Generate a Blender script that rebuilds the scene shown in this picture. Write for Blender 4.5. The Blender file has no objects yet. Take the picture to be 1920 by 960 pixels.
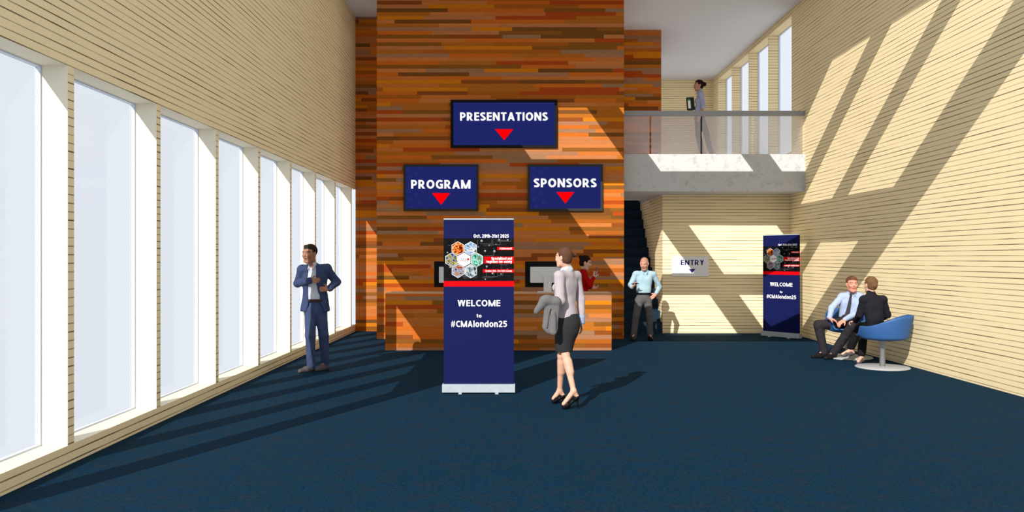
import bpy, bmesh, math, random
import numpy as np
from mathutils import Vector, Matrix

random.seed(7)
SC = bpy.context.scene
COL = SC.collection
F_PX, CX, CY, CAM_H = 1522.0, 963.0, 483.0, 1.6      # the lens, read from the photograph's perspective
def J(px, py, Y):                                    # a point of the place from where it shows at distance Y
    return np.array([(px-CX)/F_PX*Y, Y, CAM_H-(py-CY)/F_PX*Y])
def lin(c):
    c = c/255.0
    return c/12.92 if c <= .04045 else ((c+.055)/1.055)**2.4
def rgb(r, g, b, k=1.0):
    return (min(1, lin(r)/k), min(1, lin(g)/k), min(1, lin(b)/k), 1)

# ------------------------------------------------------------------ materials
def new_mat(name):
    m = bpy.data.materials.new(name); m.use_nodes = True
    nt = m.node_tree; nt.nodes.clear()
    out = nt.nodes.new('ShaderNodeOutputMaterial')
    return m, nt, out
def N(nt, t, **kw):
    n = nt.nodes.new(t)
    for k, v in kw.items():
        if k in ('i',):
            for a, b in v.items(): n.inputs[a].default_value = b
        else: setattr(n, k, v)
    return n
def L(nt, a, b): nt.links.new(a, b)
def principled(nt, out, rough=.8, spec=.3, metal=0):
    p = N(nt, 'ShaderNodeBsdfPrincipled')
    p.inputs['Roughness'].default_value = rough
    p.inputs['Specular IOR Level'].default_value = spec
    p.inputs['Metallic'].default_value = metal
    L(nt, p.outputs[0], out.inputs[0]); return p
def mathn(nt, op, a, b=None):
    n = N(nt, 'ShaderNodeMath', operation=op)
    for i, v in enumerate((a, b)):
        if v is None: continue
        if hasattr(v, 'is_linked') or hasattr(v, 'node'): L(nt, v, n.inputs[i])
        else: n.inputs[i].default_value = v
    return n.outputs[0]
def plain(name, col, rough=.75, spec=.25, metal=0, var=0.0, scale=40, bump=0.0, bscale=300):
    m, nt, out = new_mat(name); p = principled(nt, out, rough, spec, metal)
    p.inputs['Base Color'].default_value = col
    tc = N(nt, 'ShaderNodeNewGeometry')
    if var:
        n = N(nt, 'ShaderNodeTexNoise', i={'Scale': scale, 'Detail': 4.0}); L(nt, tc.outputs['Position'], n.inputs['Vector'])
        mr = N(nt, 'ShaderNodeMapRange', i={'From Min': .3, 'From Max': .7, 'To Min': 1-var, 'To Max': 1+var}); L(nt, n.outputs[0], mr.inputs[0])
        mx = N(nt, 'ShaderNodeVectorMath', operation='SCALE'); mx.inputs[0].default_value = col[:3]
        L(nt, mr.outputs[0], mx.inputs['Scale']); L(nt, mx.outputs[0], p.inputs['Base Color'])
    if bump:
        n = N(nt, 'ShaderNodeTexNoise', i={'Scale': bscale, 'Detail': 3.0}); L(nt, tc.outputs['Position'], n.inputs['Vector'])
        b = N(nt, 'ShaderNodeBump', i={'Strength': bump, 'Distance': .01}); L(nt, n.outputs[0], b.inputs['Height']); L(nt, b.outputs[0], p.inputs['Normal'])
    return m
def glow(name, col, strength=1.0):
    m, nt, out = new_mat(name); e = N(nt, 'ShaderNodeEmission'); e.inputs[0].default_value = col; e.inputs[1].default_value = strength
    L(nt, e.outputs[0], out.inputs[0]); return m
def vcol(name, rough=.6, spec=.3, bump=0, bscale=200):
    m, nt, out = new_mat(name); p = principled(nt, out, rough, spec)
    a = N(nt, 'ShaderNodeAttribute', attribute_name='Col'); L(nt, a.outputs['Color'], p.inputs['Base Color'])
    if bump:
        tc = N(nt, 'ShaderNodeNewGeometry')
        n = N(nt, 'ShaderNodeTexNoise', i={'Scale': bscale}); L(nt, tc.outputs['Position'], n.inputs['Vector'])
        b = N(nt, 'ShaderNodeBump', i={'Strength': bump, 'Distance': .01}); L(nt, n.outputs[0], b.inputs['Height']); L(nt, b.outputs[0], p.inputs['Normal'])
    return m

SUN_E = 6.9; AO_F = .22; AO_D = .8
A = .60                                                # how much of its own colour a shaded surface shows

def slat_wall(name, base):
    """cream boards with thin dark joints every 66 mm, the joints heavier and lighter along their length"""
    m, nt, out = new_mat(name); p = principled(nt, out, .85, .1)
    g = N(nt, 'ShaderNodeNewGeometry'); s = N(nt, 'ShaderNodeSeparateXYZ'); L(nt, g.outputs['Position'], s.inputs[0])
    w = mathn(nt, 'ADD', s.outputs[0], s.outputs[1])
    q = mathn(nt, 'DIVIDE', mathn(nt, 'ADD', s.outputs[2], .0665-.0216), .0665)
    row = mathn(nt, 'FLOOR', q); fr = mathn(nt, 'FRACT', q)
    cv = N(nt, 'ShaderNodeCombineXYZ')
    L(nt, mathn(nt, 'MULTIPLY', w, 1.0), cv.inputs[0]); L(nt, mathn(nt, 'MULTIPLY', row, 7.31), cv.inputs[1])
    n1 = N(nt, 'ShaderNodeTexNoise', i={'Scale': .85, 'Detail': 2.0, 'Roughness': .55}); L(nt, cv.outputs[0], n1.inputs['Vector'])
    wid = N(nt, 'ShaderNodeMapRange', i={'From Min': .35, 'From Max': .65, 'To Min': .10, 'To Max': .17}); L(nt, n1.outputs[0], wid.inputs[0])
    dk = N(nt, 'ShaderNodeMapRange', i={'From Min': .33, 'From Max': .62, 'To Min': .45, 'To Max': .92}); L(nt, n1.outputs[0], dk.inputs[0])
    inl = mathn(nt, 'MULTIPLY', mathn(nt, 'LESS_THAN', fr, wid.outputs[0]), dk.outputs[0])
    fine = N(nt, 'ShaderNodeTexNoise', i={'Scale': 60.0, 'Detail': 3.0}); L(nt, g.outputs['Position'], fine.inputs['Vector'])
    fm = N(nt, 'ShaderNodeMapRange', i={'From Min': .3, 'From Max': .7, 'To Min': .97, 'To Max': 1.03}); L(nt, fine.outputs[0], fm.inputs[0])
    bs = N(nt, 'ShaderNodeVectorMath', operation='SCALE'); bs.inputs[0].default_value = base[:3]; L(nt, fm.outputs[0], bs.inputs['Scale'])
    mx = N(nt, 'ShaderNodeMix', data_type='RGBA'); L(nt, inl, mx.inputs['Factor']); L(nt, bs.outputs[0], mx.inputs['A'])
    mx.inputs['B'].default_value = rgb(66, 52, 30, .8)
    L(nt, mx.outputs['Result'], p.inputs['Base Color'])
    return m
def wood_wall(name, zoff=0.0, woff=0.0, k=A*1.10):
    """horizontal strips of mixed hardwoods, 74 mm high and of random length"""
    m, nt, out = new_mat(name); p = principled(nt, out, .7, .12)
    g = N(nt, 'ShaderNodeNewGeometry'); s = N(nt, 'ShaderNodeSeparateXYZ'); L(nt, g.outputs['Position'], s.inputs[0])
    w = mathn(nt, 'ADD', mathn(nt, 'ADD', s.outputs[0], s.outputs[1]), woff)
    z = mathn(nt, 'ADD', s.outputs[2], zoff)
    row = mathn(nt, 'FLOOR', mathn(nt, 'DIVIDE', z, .0741))
    vor = N(nt, 'ShaderNodeTexVoronoi', voronoi_dimensions='1D', i={'Scale': .72, 'Randomness': 1.0})
    rn = N(nt, 'ShaderNodeTexWhiteNoise', noise_dimensions='1D'); L(nt, row, rn.inputs['W'])
    L(nt, mathn(nt, 'ADD', w, mathn(nt, 'MULTIPLY', rn.outputs['Value'], 900.0)), vor.inputs['W'])
    sc = N(nt, 'ShaderNodeSeparateColor'); L(nt, vor.outputs['Color'], sc.inputs[0])
    cr = N(nt, 'ShaderNodeValToRGB'); cr.color_ramp.interpolation = 'CONSTANT'
    pal = [(84,50,14),(141,78,30),(122,64,12),(134,82,46),(150,86,6),(124,48,8),(110,80,56),(128,72,16),(143,84,40),(98,58,14),(146,72,16),(118,80,56),(100,50,14)]
    els = cr.color_ramp.elements
    while len(els) < len(pal): els.new(.5)
    for i, c in enumerate(pal):
        els[i].position = i/len(pal); els[i].color = rgb(*c, k)
    L(nt, sc.outputs[0], cr.inputs[0])
    cv = N(nt, 'ShaderNodeCombineXYZ'); L(nt, mathn(nt, 'MULTIPLY', w, 2.2), cv.inputs[0]); L(nt, mathn(nt, 'MULTIPLY', z, 70.0), cv.inputs[1]); L(nt, mathn(nt, 'MULTIPLY', row, 3.7), cv.inputs[2])
    n = N(nt, 'ShaderNodeTexNoise', i={'Scale': 1.6, 'Detail': 4.0, 'Roughness': .6}); L(nt, cv.outputs[0], n.inputs['Vector'])
    mr = N(nt, 'ShaderNodeMapRange', i={'From Min': .3, 'From Max': .7, 'To Min': .86, 'To Max': 1.13}); L(nt, n.outputs[0], mr.inputs[0])
    fz = mathn(nt, 'FRACT', mathn(nt, 'DIVIDE', z, .0741))
    seam = mathn(nt, 'SUBTRACT', 1.0, mathn(nt, 'MULTIPLY', mathn(nt, 'LESS_THAN', fz, .06), .18))
    sv = N(nt, 'ShaderNodeVectorMath', operation='SCALE'); L(nt, cr.outputs[0], sv.inputs[0]); L(nt, mathn(nt, 'MULTIPLY', mr.outputs[0], seam), sv.inputs['Scale'])
    L(nt, sv.outputs[0], p.inputs['Base Color'])
    return m
def carpet_mat(name):
    m, nt, out = new_mat(name); p = principled(nt, out, .95, .05)
    g = N(nt, 'ShaderNodeNewGeometry')
    n1 = N(nt, 'ShaderNodeTexNoise', i={'Scale': 38.0, 'Detail': 6.0, 'Roughness': .85}); L(nt, g.outputs['Position'], n1.inputs['Vector'])
    n2 = N(nt, 'ShaderNodeTexNoise', i={'Scale': 6.0, 'Detail': 5.0, 'Roughness': .65}); L(nt, g.outputs['Position'], n2.inputs['Vector'])
    cr = N(nt, 'ShaderNodeValToRGB'); e = cr.color_ramp.elements; kk = CARPET_K
    e[0].position = .38; e[0].color = rgb(5, 34, 52, kk); e[1].position = .62; e[1].color = rgb(27, 78, 104, kk)
    L(nt, n1.outputs[0], cr.inputs[0])
    c2 = N(nt, 'ShaderNodeValToRGB'); e = c2.color_ramp.elements
    e[0].position = .40; e[0].color = rgb(14, 56, 104, kk); e[1].position = .62; e[1].color = rgb(52, 56, 76, kk)
    x = e.new(.5); x.color = rgb(15, 60, 82, kk)
    L(nt, n2.outputs[0], c2.inputs[0])
    mx = N(nt, 'ShaderNodeMix', data_type='RGBA'); mx.inputs['Factor'].default_value = .35
    L(nt, cr.outputs[0], mx.inputs['A']); L(nt, c2.outputs[0], mx.inputs['B'])
    L(nt, mx.outputs['Result'], p.inputs['Base Color'])
    b = N(nt, 'ShaderNodeBump', i={'Strength': .35, 'Distance': .01}); L(nt, n1.outputs[0], b.inputs['Height']); L(nt, b.outputs[0], p.inputs['Normal'])
    return m
def concrete_mat(name):
    m, nt, out = new_mat(name); p = principled(nt, out, .85, .15)
    g = N(nt, 'ShaderNodeNewGeometry')
    n = N(nt, 'ShaderNodeTexNoise', i={'Scale': 9.0, 'Detail': 8.0, 'Roughness': .7}); L(nt, g.outputs['Position'], n.inputs['Vector'])
    cr = N(nt, 'ShaderNodeValToRGB'); e = cr.color_ramp.elements
    e[0].position = .28; e[0].color = rgb(124, 124, 124, .71); e[1].position = .48; e[1].color = rgb(150, 150, 150, .71)
    L(nt, n.outputs[0], cr.inputs[0]); L(nt, cr.outputs[0], p.inputs['Base Color']); return m
def glass_mat(name, tint, gloss=.06):
    m, nt, out = new_mat(name)
    t = N(nt, 'ShaderNodeBsdfTransparent'); t.inputs[0].default_value = tint
    g = N(nt, 'ShaderNodeBsdfGlossy'); g.inputs['Roughness'].default_value = .02; g.inputs[0].default_value = (.9, .93, 1, 1)
    mx = N(nt, 'ShaderNodeMixShader'); mx.inputs[0].default_value = gloss
    L(nt, t.outputs[0], mx.inputs[1]); L(nt, g.outputs[0], mx.inputs[2]); L(nt, mx.outputs[0], out.inputs[0]); return m

CARPET_K = 2.5
M = {}
M['slat'] = slat_wall('cream_slats', rgb(171, 157, 124, .56))
M['reveal'] = plain('cream_plain_reveal', (.68, .625, .50, 1), .9, .05)
M['wood'] = wood_wall('mixed_hardwood_strips', .02, 0)
M['wood_l'] = wood_wall('mixed_hardwood_strips_left', .045, .6)
M['wood_d'] = wood_wall('mixed_hardwood_strips_desk', .03, 1.7)
M['carpet'] = carpet_mat('navy_carpet')
M['ceiling'] = plain('grey_ceiling', rgb(167, 167, 167, .66), .9, .05)
M['concrete'] = concrete_mat('pale_concrete')
M['glass'] = glass_mat('window_glass', (.955, .955, .945, 1), .02)
M['clear'] = glass_mat('clear_window_glass', (.99, .985, .97, 1), .01)
M['frame'] = plain('window_frame_pale', rgb(196, 203, 216, 1.0), .6, .2)
M['rail'] = plain('grey_rail', rgb(118, 120, 122, .75), .5, .3)
m, nt, out = new_mat('tinted_balustrade_glass')
t = N(nt, 'ShaderNodeBsdfTransparent'); t.inputs[0].default_value = (.96, .96, .96, 1)
g = N(nt, 'ShaderNodeBsdfTranslucent'); g.inputs[0].default_value = (.95, .95, .96, 1)
mx = N(nt, 'ShaderNodeMixShader'); mx.inputs[0].default_value = .36
L(nt, t.outputs[0], mx.inputs[1]); L(nt, g.outputs[0], mx.inputs[2]); L(nt, mx.outputs[0], out.inputs[0])
M['balglass'] = m
M['stair'] = plain('dark_navy_stair_carpet', rgb(22, 35, 47, .70), .95, .05, var=.35, scale=45)
M['desk_edge'] = plain('pale_desk_edge', rgb(150, 118, 92, .6), .6, .2)
M['black'] = plain('black_plastic', (.004, .004, .004, 1), .6, .1)
M['blackm'] = plain('satin_black', (.012, .012, .013, 1), .5, .3)
M['mon_grey'] = plain('monitor_grey', rgb(168, 168, 168, .72), .6, .2)
M['alu'] = plain('brushed_aluminium', rgb(176, 186, 193, 1.5), .5, .3, var=.06, scale=25)
M['screen'] = glow('navy_screen', rgb(31, 38, 103))
M['screen_w'] = glow('white_screen_lettering', (1, 1, 1, 1))
M['screen_r'] = glow('red_screen_arrow', rgb(255, 0, 8))
M['screen_c'] = glow('faint_circle_pattern', rgb(46, 54, 116))
M['navy'] = plain('banner_navy', rgb(29, 37, 100, 2.5), .7, .05)
M['ink'] = plain('print_black', rgb(16, 16, 18, 1.6), .7, .05, var=.6, scale=14)
M['inkline'] = plain('print_grey', rgb(70, 72, 74, 1.0), .7, .05)
M['inkdot'] = plain('print_light_grey', rgb(120, 124, 124, 1.0), .7, .05)
M['red'] = plain('print_red', (.6, .0, .003, 1), .7, .05)
M['white'] = plain('print_white', (.7, .7, .7, 1), .7, .05)
M['signwhite'] = plain('sign_white', rgb(166, 166, 166, .62), .7, .05)
M['signnavy'] = plain('sign_navy', rgb(34, 26, 92, 1.0), .7, .05)
def photo_mat(name, cols, scale, seed, stretch=(1, 1, 1)):
    m, nt, out = new_mat(name); p = principled(nt, out, .7, .05)
    g = N(nt, 'ShaderNodeTexCoord'); mp = N(nt, 'ShaderNodeMapping'); mp.inputs['Location'].default_value = (seed, seed*1.7, 0); mp.inputs['Scale'].default_value = stretch
    L(nt, g.outputs['Object'], mp.inputs[0])
    n = N(nt, 'ShaderNodeTexNoise', i={'Scale': scale, 'Detail': 3.0, 'Distortion': .3}); L(nt, mp.outputs[0], n.inputs['Vector'])
    cr = N(nt, 'ShaderNodeValToRGB'); e = cr.color_ramp.elements
    while len(e) < len(cols): e.new(.5)
    for i, c in enumerate(cols):
        e[i].position = .34+.32*i/(len(cols)-1); e[i].color = rgb(*c, 2.2)
    L(nt, n.outputs[0], cr.inputs[0]); L(nt, cr.outputs[0], p.inputs['Base Color']); return m
M['ph0'] = photo_mat('print_photo_fire', [(20,6,2),(150,30,5),(240,110,20),(255,200,120),(60,20,5)], 26, 1)
M['ph1'] = photo_mat('print_photo_train', [(20,30,20),(255,255,255),(30,140,220),(230,240,250),(60,110,150)], 12, 2, (1, 1, 2.5))
M['ph2'] = photo_mat('print_photo_machine', [(30,40,90),(110,140,190),(220,200,20),(40,50,110),(130,160,200)], 24, 3)
M['ph3'] = photo_mat('print_photo_teal', [(10,90,80),(40,190,160),(200,240,225),(20,140,120),(200,120,60)], 22, 4)
M['ph4'] = photo_mat('print_photo_people', [(15,15,40),(230,220,220),(60,110,190),(220,160,60),(160,40,60)], 30, 5)
M['ph5'] = photo_mat('print_photo_pipes', [(20,40,50),(110,130,140),(230,240,240),(90,120,130),(30,80,100)], 16, 6, (1.6, 1, .7))

# ------------------------------------------------------------------ mesh helpers
def finish(name, bm, mats, parent=None, smooth=False, loc=None):
    me = bpy.data.meshes.new(name); bm.to_mesh(me); bm.free()
    for x in (mats if isinstance(mats, (list, tuple)) else [mats]): me.materials.append(x)
    if smooth:
        me.polygons.foreach_set('use_smooth', [True]*len(me.polygons))
    o = bpy.data.objects.new(name, me); COL.objects.link(o)
    if loc is not None: o.location = loc
    if parent: o.parent = parent
    return o
def box(bm, x0, x1, y0, y1, z0, z1, mi=0):
    v = [bm.verts.new(p) for p in ((x0,y0,z0),(x1,y0,z0),(x1,y1,z0),(x0,y1,z0),(x0,y0,z1),(x1,y0,z1),(x1,y1,z1),(x0,y1,z1))]
    for q in ((0,3,2,1),(4,5,6,7),(0,1,5,4),(1,2,6,5),(2,3,7,6),(3,0,4,7)):
        f = bm.faces.new([v[i] for i in q]); f.material_index = mi
def bevel(bm, w, seg=2):
    bmesh.ops.bevel(bm, geom=list(bm.edges), offset=w, segments=seg, affect='EDGES', profile=.6)
def boxobj(name, b, mat, parent=None, bev=0):
    bm = bmesh.new(); box(bm, *b)
    if bev: bevel(bm, bev)
    return finish(name, bm, mat, parent)
def prism(bm, pts, y0, y1, mi=0):                      # polygon in x,z, from y0 (front) to y1
    a = [bm.verts.new((x, y0, z)) for x, z in pts]; b = [bm.verts.new((x, y1, z)) for x, z in pts]
    n = len(pts)
    f = bm.faces.new(a); f.material_index = mi
    f = bm.faces.new(b[::-1]); f.material_index = mi
    for i in range(n):
        f = bm.faces.new((a[(i+1) % n], a[i], b[i], b[(i+1) % n])); f.material_index = mi
def prismobj(name, pts, y0, y1, mat, parent=None):
    bm = bmesh.new(); prism(bm, pts, y0, y1); bmesh.ops.recalc_face_normals(bm, faces=bm.faces)
    return finish(name, bm, mat, parent)
def lathe(bm, prof, seg=48, c=(0, 0)):
    rings = []
    for r, z in prof:
        rings.append([bm.verts.new((c[0]+r*math.cos(2*math.pi*i/seg), c[1]+r*math.sin(2*math.pi*i/seg), z)) for i in range(seg)] if r > 1e-6 else [bm.verts.new((c[0], c[1], z))])
    for a, b in zip(rings, rings[1:]):
        for i in range(seg):
            j = (i+1) % seg
            if len(a) == 1 and len(b) == 1: continue
            if len(a) == 1: bm.faces.new((a[0], b[i], b[j]))
            elif len(b) == 1: bm.faces.new((a[i], a[j], b[0]))
            else: bm.faces.new((a[i], a[j], b[j], b[i]))
    bmesh.ops.recalc_face_normals(bm, faces=bm.faces)
def tag(o, label=None, cat=None, group=None, kind=None):
    if label: o['label'] = label
    if cat: o['category'] = cat
    if group: o['group'] = group
    if kind: o['kind'] = kind
    return o
def struct(o): o['kind'] = 'structure'; return o
def empty(name, loc=(0, 0, 0), rz=0):
    o = bpy.data.objects.new(name, None); COL.objects.link(o); o.location = loc; o.rotation_euler = (0, 0, rz); o.empty_display_size = .1
    return o
def children(o): return [c for c in bpy.data.objects if c.parent == o]
def copy_tree(o, parent=None):
    c = o.copy(); COL.objects.link(c); c.parent = parent
    for ch in children(o): copy_tree(ch, c)
    return c
# ------------------------------------------------------------------ a bold humanist sans drawn stroke by stroke (cap height 1)
def _arc(cx, cy, rx, ry, a0, a1, n=14):
    return [(cx+rx*math.cos(math.radians(a0+(a1-a0)*i/n)), cy+ry*math.sin(math.radians(a0+(a1-a0)*i/n))) for i in range(n+1)]
def _quads(pts, t, closed=False):
    p = [Vector(q) for q in pts]; n = len(p); Ls, Rs = [], []
    for i in range(n):
        if closed: a, b, c = p[i-1], p[i], p[(i+1) % n]
        else: a, b, c = p[max(i-1, 0)], p[i], p[min(i+1, n-1)]
        d1 = (b-a).normalized() if (b-a).length > 1e-9 else (c-b).normalized()
        d2 = (c-b).normalized() if (c-b).length > 1e-9 else d1
        n1 = Vector((-d1.y, d1.x)); n2 = Vector((-d2.y, d2.x)); m = n1+n2
        m = m/max(m.length_squared, .35)*2 if m.length > 1e-6 else n1
        Ls.append(b+m*t/2); Rs.append(b-m*t/2)
    out = []
    for i in range(n if closed else n-1):
        j = (i+1) % n; out.append([Ls[i], Rs[i], Rs[j], Ls[j]])
    return out
def _clip(poly, y, keep_above):
    out = []
    for i in range(len(poly)):
        a, b = poly[i], poly[(i+1) % len(poly)]
        ia = (a.y >= y) == keep_above; ib = (b.y >= y) == keep_above
        if ia: out.append(a)
        if ia != ib: out.append(a+(b-a)*((y-a.y)/(b.y-a.y)))
    return out
def glyph(ch, T):
    h = T/2; c = 1-h; X = .765; xc = X-h                # X = x-height
    S = []                                               # (points, thickness, closed, clip low, clip high)
    def s(pts, t=T, cl=False, lo=None, hi=None): S.append((pts, t, cl, lo, hi))
    def ring(cx, cy, rx, ry): s(_arc(cx, cy, rx, ry, 0, 360, 28)[:-1], T, True)
    w = .6
    if ch in 'PR':
        w = .60 if ch == 'P' else .68; s([(h, 0), (h, 1)])
        s([(h, c), (.28, c)]+_arc(.28, (c+.42)/2, .60-.28-h, (c-.42)/2, 90, -90)+[(h, .42)], T*.93)
        if ch == 'R': s([(.27, .46), (.62, -.12)], T*1.0, lo=0)
    elif ch == 'E': w = .52; s([(h, 0), (h, 1)]); [s([(h, y), (w, y)], T*.9) for y in (T*.45, .52, 1-T*.45)]
    elif ch == 'L': w = .53; s([(h, 0), (h, 1)]); s([(h, T*.45), (w, T*.45)], T*.9)
    elif ch == 'T': w = .60; s([(w/2, 0), (w/2, 1)]); s([(0, 1-T*.45), (w, 1-T*.45)], T*.9)
    elif ch == 'I': w = T; s([(h, 0), (h, 1)])
    elif ch == 'S':
        w = .56; s([(.50, c-.05)]+_arc(.29, .735, .29-h+.02, c-.735, 62, 205, 12)+_arc(.27, .265, .29-h+.02, .265-h, 52, -112, 14)+[(.03, .125)], T)
    elif ch == 'N': w = .74; s([(h, 0), (h, 1)]); s([(w-h, 0), (w-h, 1)]); s([(h*.9-.04, 1.08), (w-h*.9+.04, -.08)], T*1.02, lo=0, hi=1)
    elif ch == 'M': w = .94; s([(h, 0), (h, 1)]); s([(w-h, 0), (w-h, 1)]); s([(h*.8-.03, 1.1), (w/2+.02, -.06)], T, lo=0, hi=1); s([(w-h*.8+.03, 1.1), (w/2-.02, -.06)], T, lo=0, hi=1)
    elif ch == 'A': w = .74; s([(.06, -.12), (.385, 1.02)], T, lo=0, hi=1); s([(w-.06, -.12), (w-.385, 1.02)], T, lo=0, hi=1); s([(.19, .29), (w-.19, .29)], T*.9)
    elif ch == 'O': w = .80; ring(.40, .5, .40-h, .5-h+.01)
    elif ch == 'C': w = .62; s([(w-.03, c-.055)]+_arc(.40, .5, .40-h, .5-h+.01, 68, 292, 22)+[(w-.03, h+.055)])
    elif ch == 'G': w = .72; s([(w-.06, c-.055)]+_arc(.40, .5, .40-h, .5-h+.01, 65, 285, 22)+[(w-h, .12), (w-h, .47)]); s([(w-.30, .47), (w, .47)], T*.85)
    elif ch == 'W': w = 1.06; [s([(a, 1.1), (b, -.1)], T*.95, lo=0, hi=1) for a, b in ((.085, .31), (.50, .27), (.56, .79), (.975, .75))]
    elif ch == 'Y': w = .66; s([(.06, 1.12), (.35, .38)], T, lo=.40, hi=1); s([(w-.06, 1.12), (w-.35, .38)], T, lo=.40, hi=1); s([(w/2, 0), (w/2, .46)])
    elif ch == '#': w = .68; [s([(x, 0), (x+.13, 1)], T*.62) for x in (.14, .41)]; [s([(.0 + (.03 if y > .5 else 0), y), (.64+(.03 if y > .5 else 0), y)], T*.62) for y in (.34, .66)]
    elif ch == 'l': w = T; s([(h, 0), (h, 1.05)])
    elif ch == 'i': w = T; s([(h, 0), (h, X)]); s([(h, .87), (h, 1.06)], T*1.05)
    elif ch == 'o': w = .62; ring(.31, X/2, .31-h, X/2-h+.01)
    elif ch in 'nh': w = .58; s([(h, 0), (h, X if ch == 'n' else 1.05)]); s([(h, .38)]+_arc(.30, .42, .58-h-.30, xc-.42+.01, 150, 0, 12)+[(w-h, 0)])
    elif ch == 'd': w = .60; s([(w-h, 0), (w-h, 1.05)]); s([(w-h, .14)]+_arc(.31, X/2, .31-h, X/2-h+.01, -50, -310, 20)+[(w-h, X-.14)])
    elif ch == 'b': w = .60; s([(h, 0), (h, 1.05)]); s([(h, .14)]+_arc(.29, X/2, .31-h, X/2-h+.01, 230, 490, 20)+[(h, X-.14)])
    elif ch == 'p': w = .60; s([(h, -.3), (h, X)]); s([(h, .14)]+_arc(.29, X/2, .31-h, X/2-h+.01, 230, 490, 20)+[(h, X-.14)])
    elif ch == 'g': w = .60; s([(w-h, X)]+[(w-h, -.05)]+_arc(.28, -.06, w-h-.28, .15, 0, -110, 10)); s([(w-h, .16)]+_arc(.31, X/2+.02, .31-h, X/2-h-.01, -50, -310, 20)+[(w-h, X-.12)])
    elif ch == 'a': w = .55; s([(.07, xc-.05)]+_arc(.28, .48, .55-h-.28, xc-.48+.01, 115, 0, 10)+[(w-h, 0)]); s([(w-h, .42), (.30, .42)]+_arc(.28, .25, .28-h, .17, 90, 270, 12)+[(w-h, .12)], T*.85)
    elif ch == 'e': w = .58; s([(h+.02, .38), (w-h, .40)]+_arc(.30, X/2, .29-h, X/2-h+.01, 8, 290, 24)+[(w-.06, .12)], T*.9)
    elif ch == 'c': w = .48; s([(w-.02, xc-.03)]+_arc(.31, X/2, .31-h, X/2-h+.01, 68, 292, 18)+[(w-.02, h+.03)])
    elif ch == 's': w = .47; s([(.41, xc-.03)]+_arc(.24, .555, .24-h+.02, xc-.555, 62, 205, 10)+_arc(.23, .205, .24-h+.02, .205-h, 52, -112, 12)+[(.03, .115)], T*.9)
    elif ch == 't': w = .40; s([(.18, .98), (.18, .25)]+_arc(.31, .22, .13, .22-h, 180, 280, 8)); s([(0, xc), (w-.02, xc)], T*.85)
    elif ch == 'f': w = .40; s([(.16, 0), (.16, .80)]+_arc(.29, .82, .13, 1.04-h-.82, 180, 75, 8)); s([(0, xc), (w-.02, xc)], T*.85)
    elif ch == 'r': w = .42; s([(h, 0), (h, X)]); s([(h, .40)]+_arc(.36, .40, .26, xc-.40, 170, 82, 8), T)
    elif ch == 'z': w = .47; s([(0, xc), (w, xc)], T*.85); s([(0, h), (w, h)], T*.85); s([(-.02, .0), (w+.02, X)], T*.9, lo=.02, hi=X-.02)
    elif ch == 'y': w = .58; s([(.05, .88), (.33, .06)], T*.95, hi=X); s([(w-.05, .88), (.24, -.18), (.02, -.22)], T*.95, hi=X)
    elif ch == '2': w = .58; s([(.04, .80)]+_arc(.28, 1-h-.20, .20, .20, 125, -35, 14)+[(.10, .12)], T, lo=0); s([(.02, T*.45), (w, T*.45)], T*.9)
    elif ch == '5': w = .57; s([(.53, 1-T*.45), (.13, 1-T*.45)], T*.9); s([(.14, 1), (.115, .50)]); s([(.08, .555), (.2, .585)]+_arc(.25, .34, .57-h-.25, .25, 75, -110, 14)+[(.03, .14)], T*.95)
    elif ch == '9': w = .60; ring(.30, .65, .30-h, .35-h); s([(w-h, .65)]+_arc(.22, .60, w-h-.22, .60-h, 0, -85, 12)+[(.08, h)])
    elif ch == '0': w = .60; ring(.30, .5, .30-h, .5-h+.01)
    elif ch == '3': w = .56; s([(.05, c-.04)]+_arc(.27, .745, .22, c-.745, 115, -80, 14)+[(.20, .53)], T*.93); s([(.20, .53)]+_arc(.26, .285, .56-h-.26, .25, 80, -110, 14)+[(.03, .135)], T*.93)
    elif ch == '1': w = .40; s([(w-h, 0), (w-h, 1)]); s([(w-h, .93), (.06, .70)], T*.85, hi=1)
    elif ch == '-': w = .32; s([(0, .36), (w, .36)], T*.9)
    elif ch == '.': w = T; s([(h, 0), (h, T)], T*1.1)
    elif ch == '|': w = T*.5; s([(T*.25, -.2), (T*.25, 1.1)], T*.5)
    polys = []
    for pts, t, cl, lo, hi in S:
        for q in _quads(pts, t, cl):
            if lo is not None: q = _clip(q, lo, True)
            if hi is not None and q: q = _clip(q, hi, False)
            if len(q) >= 3: polys.append(q)
    return polys, w
def lettering(name, s, x, z, w, h, y, mat, parent, align='C', bold=.02, depth=.0015, T=.215, gap=.125):
    """one line of words standing in the x,z plane, facing -y; w,h = width and height of capitals, x,z = centre (or edge), middle"""
    pen = 0; P = []
    for ch in s:
        if ch == ' ': pen += .30; continue
        g, gw = glyph(ch, T)
        P += [[(v.x+pen, v.y) for v in q] for q in g]; pen += gw+gap
    pen -= gap
    x0 = {'C': x-w/2, 'L': x, 'R': x-w}[align]
    bm = bmesh.new()
    for qi, q in enumerate(P):
        a = [bm.verts.new((x0+u/pen*w, y-depth-3e-6*(qi % 60), z-h/2+v*h)) for u, v in q]; b = [bm.verts.new((p.co.x, y, p.co.z)) for p in a]
        bm.faces.new(a)
        n = len(a)
        for i in range(n): bm.faces.new((a[(i+1) % n], a[i], b[i], b[(i+1) % n]))
    bm.normal_update()
    for f in bm.faces:                                   # the face of the letters looks at -y
        if abs(f.normal.y) > .9 and f.normal.y > 0: f.normal_flip()
    return finish(name, bm, mat, parent)
# ------------------------------------------------------------------ the setting
XL, XR, XLO, XRO = -3.436, 5.85, -3.683, 6.117
ZC = 6.83
YC0 = 4.73                                            # where walls and roof begin
bm = bmesh.new(); box(bm, XLO, XRO, -1.2, 24.0, -.2, 0); struct(finish('floor', bm, M['carpet']))

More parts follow.
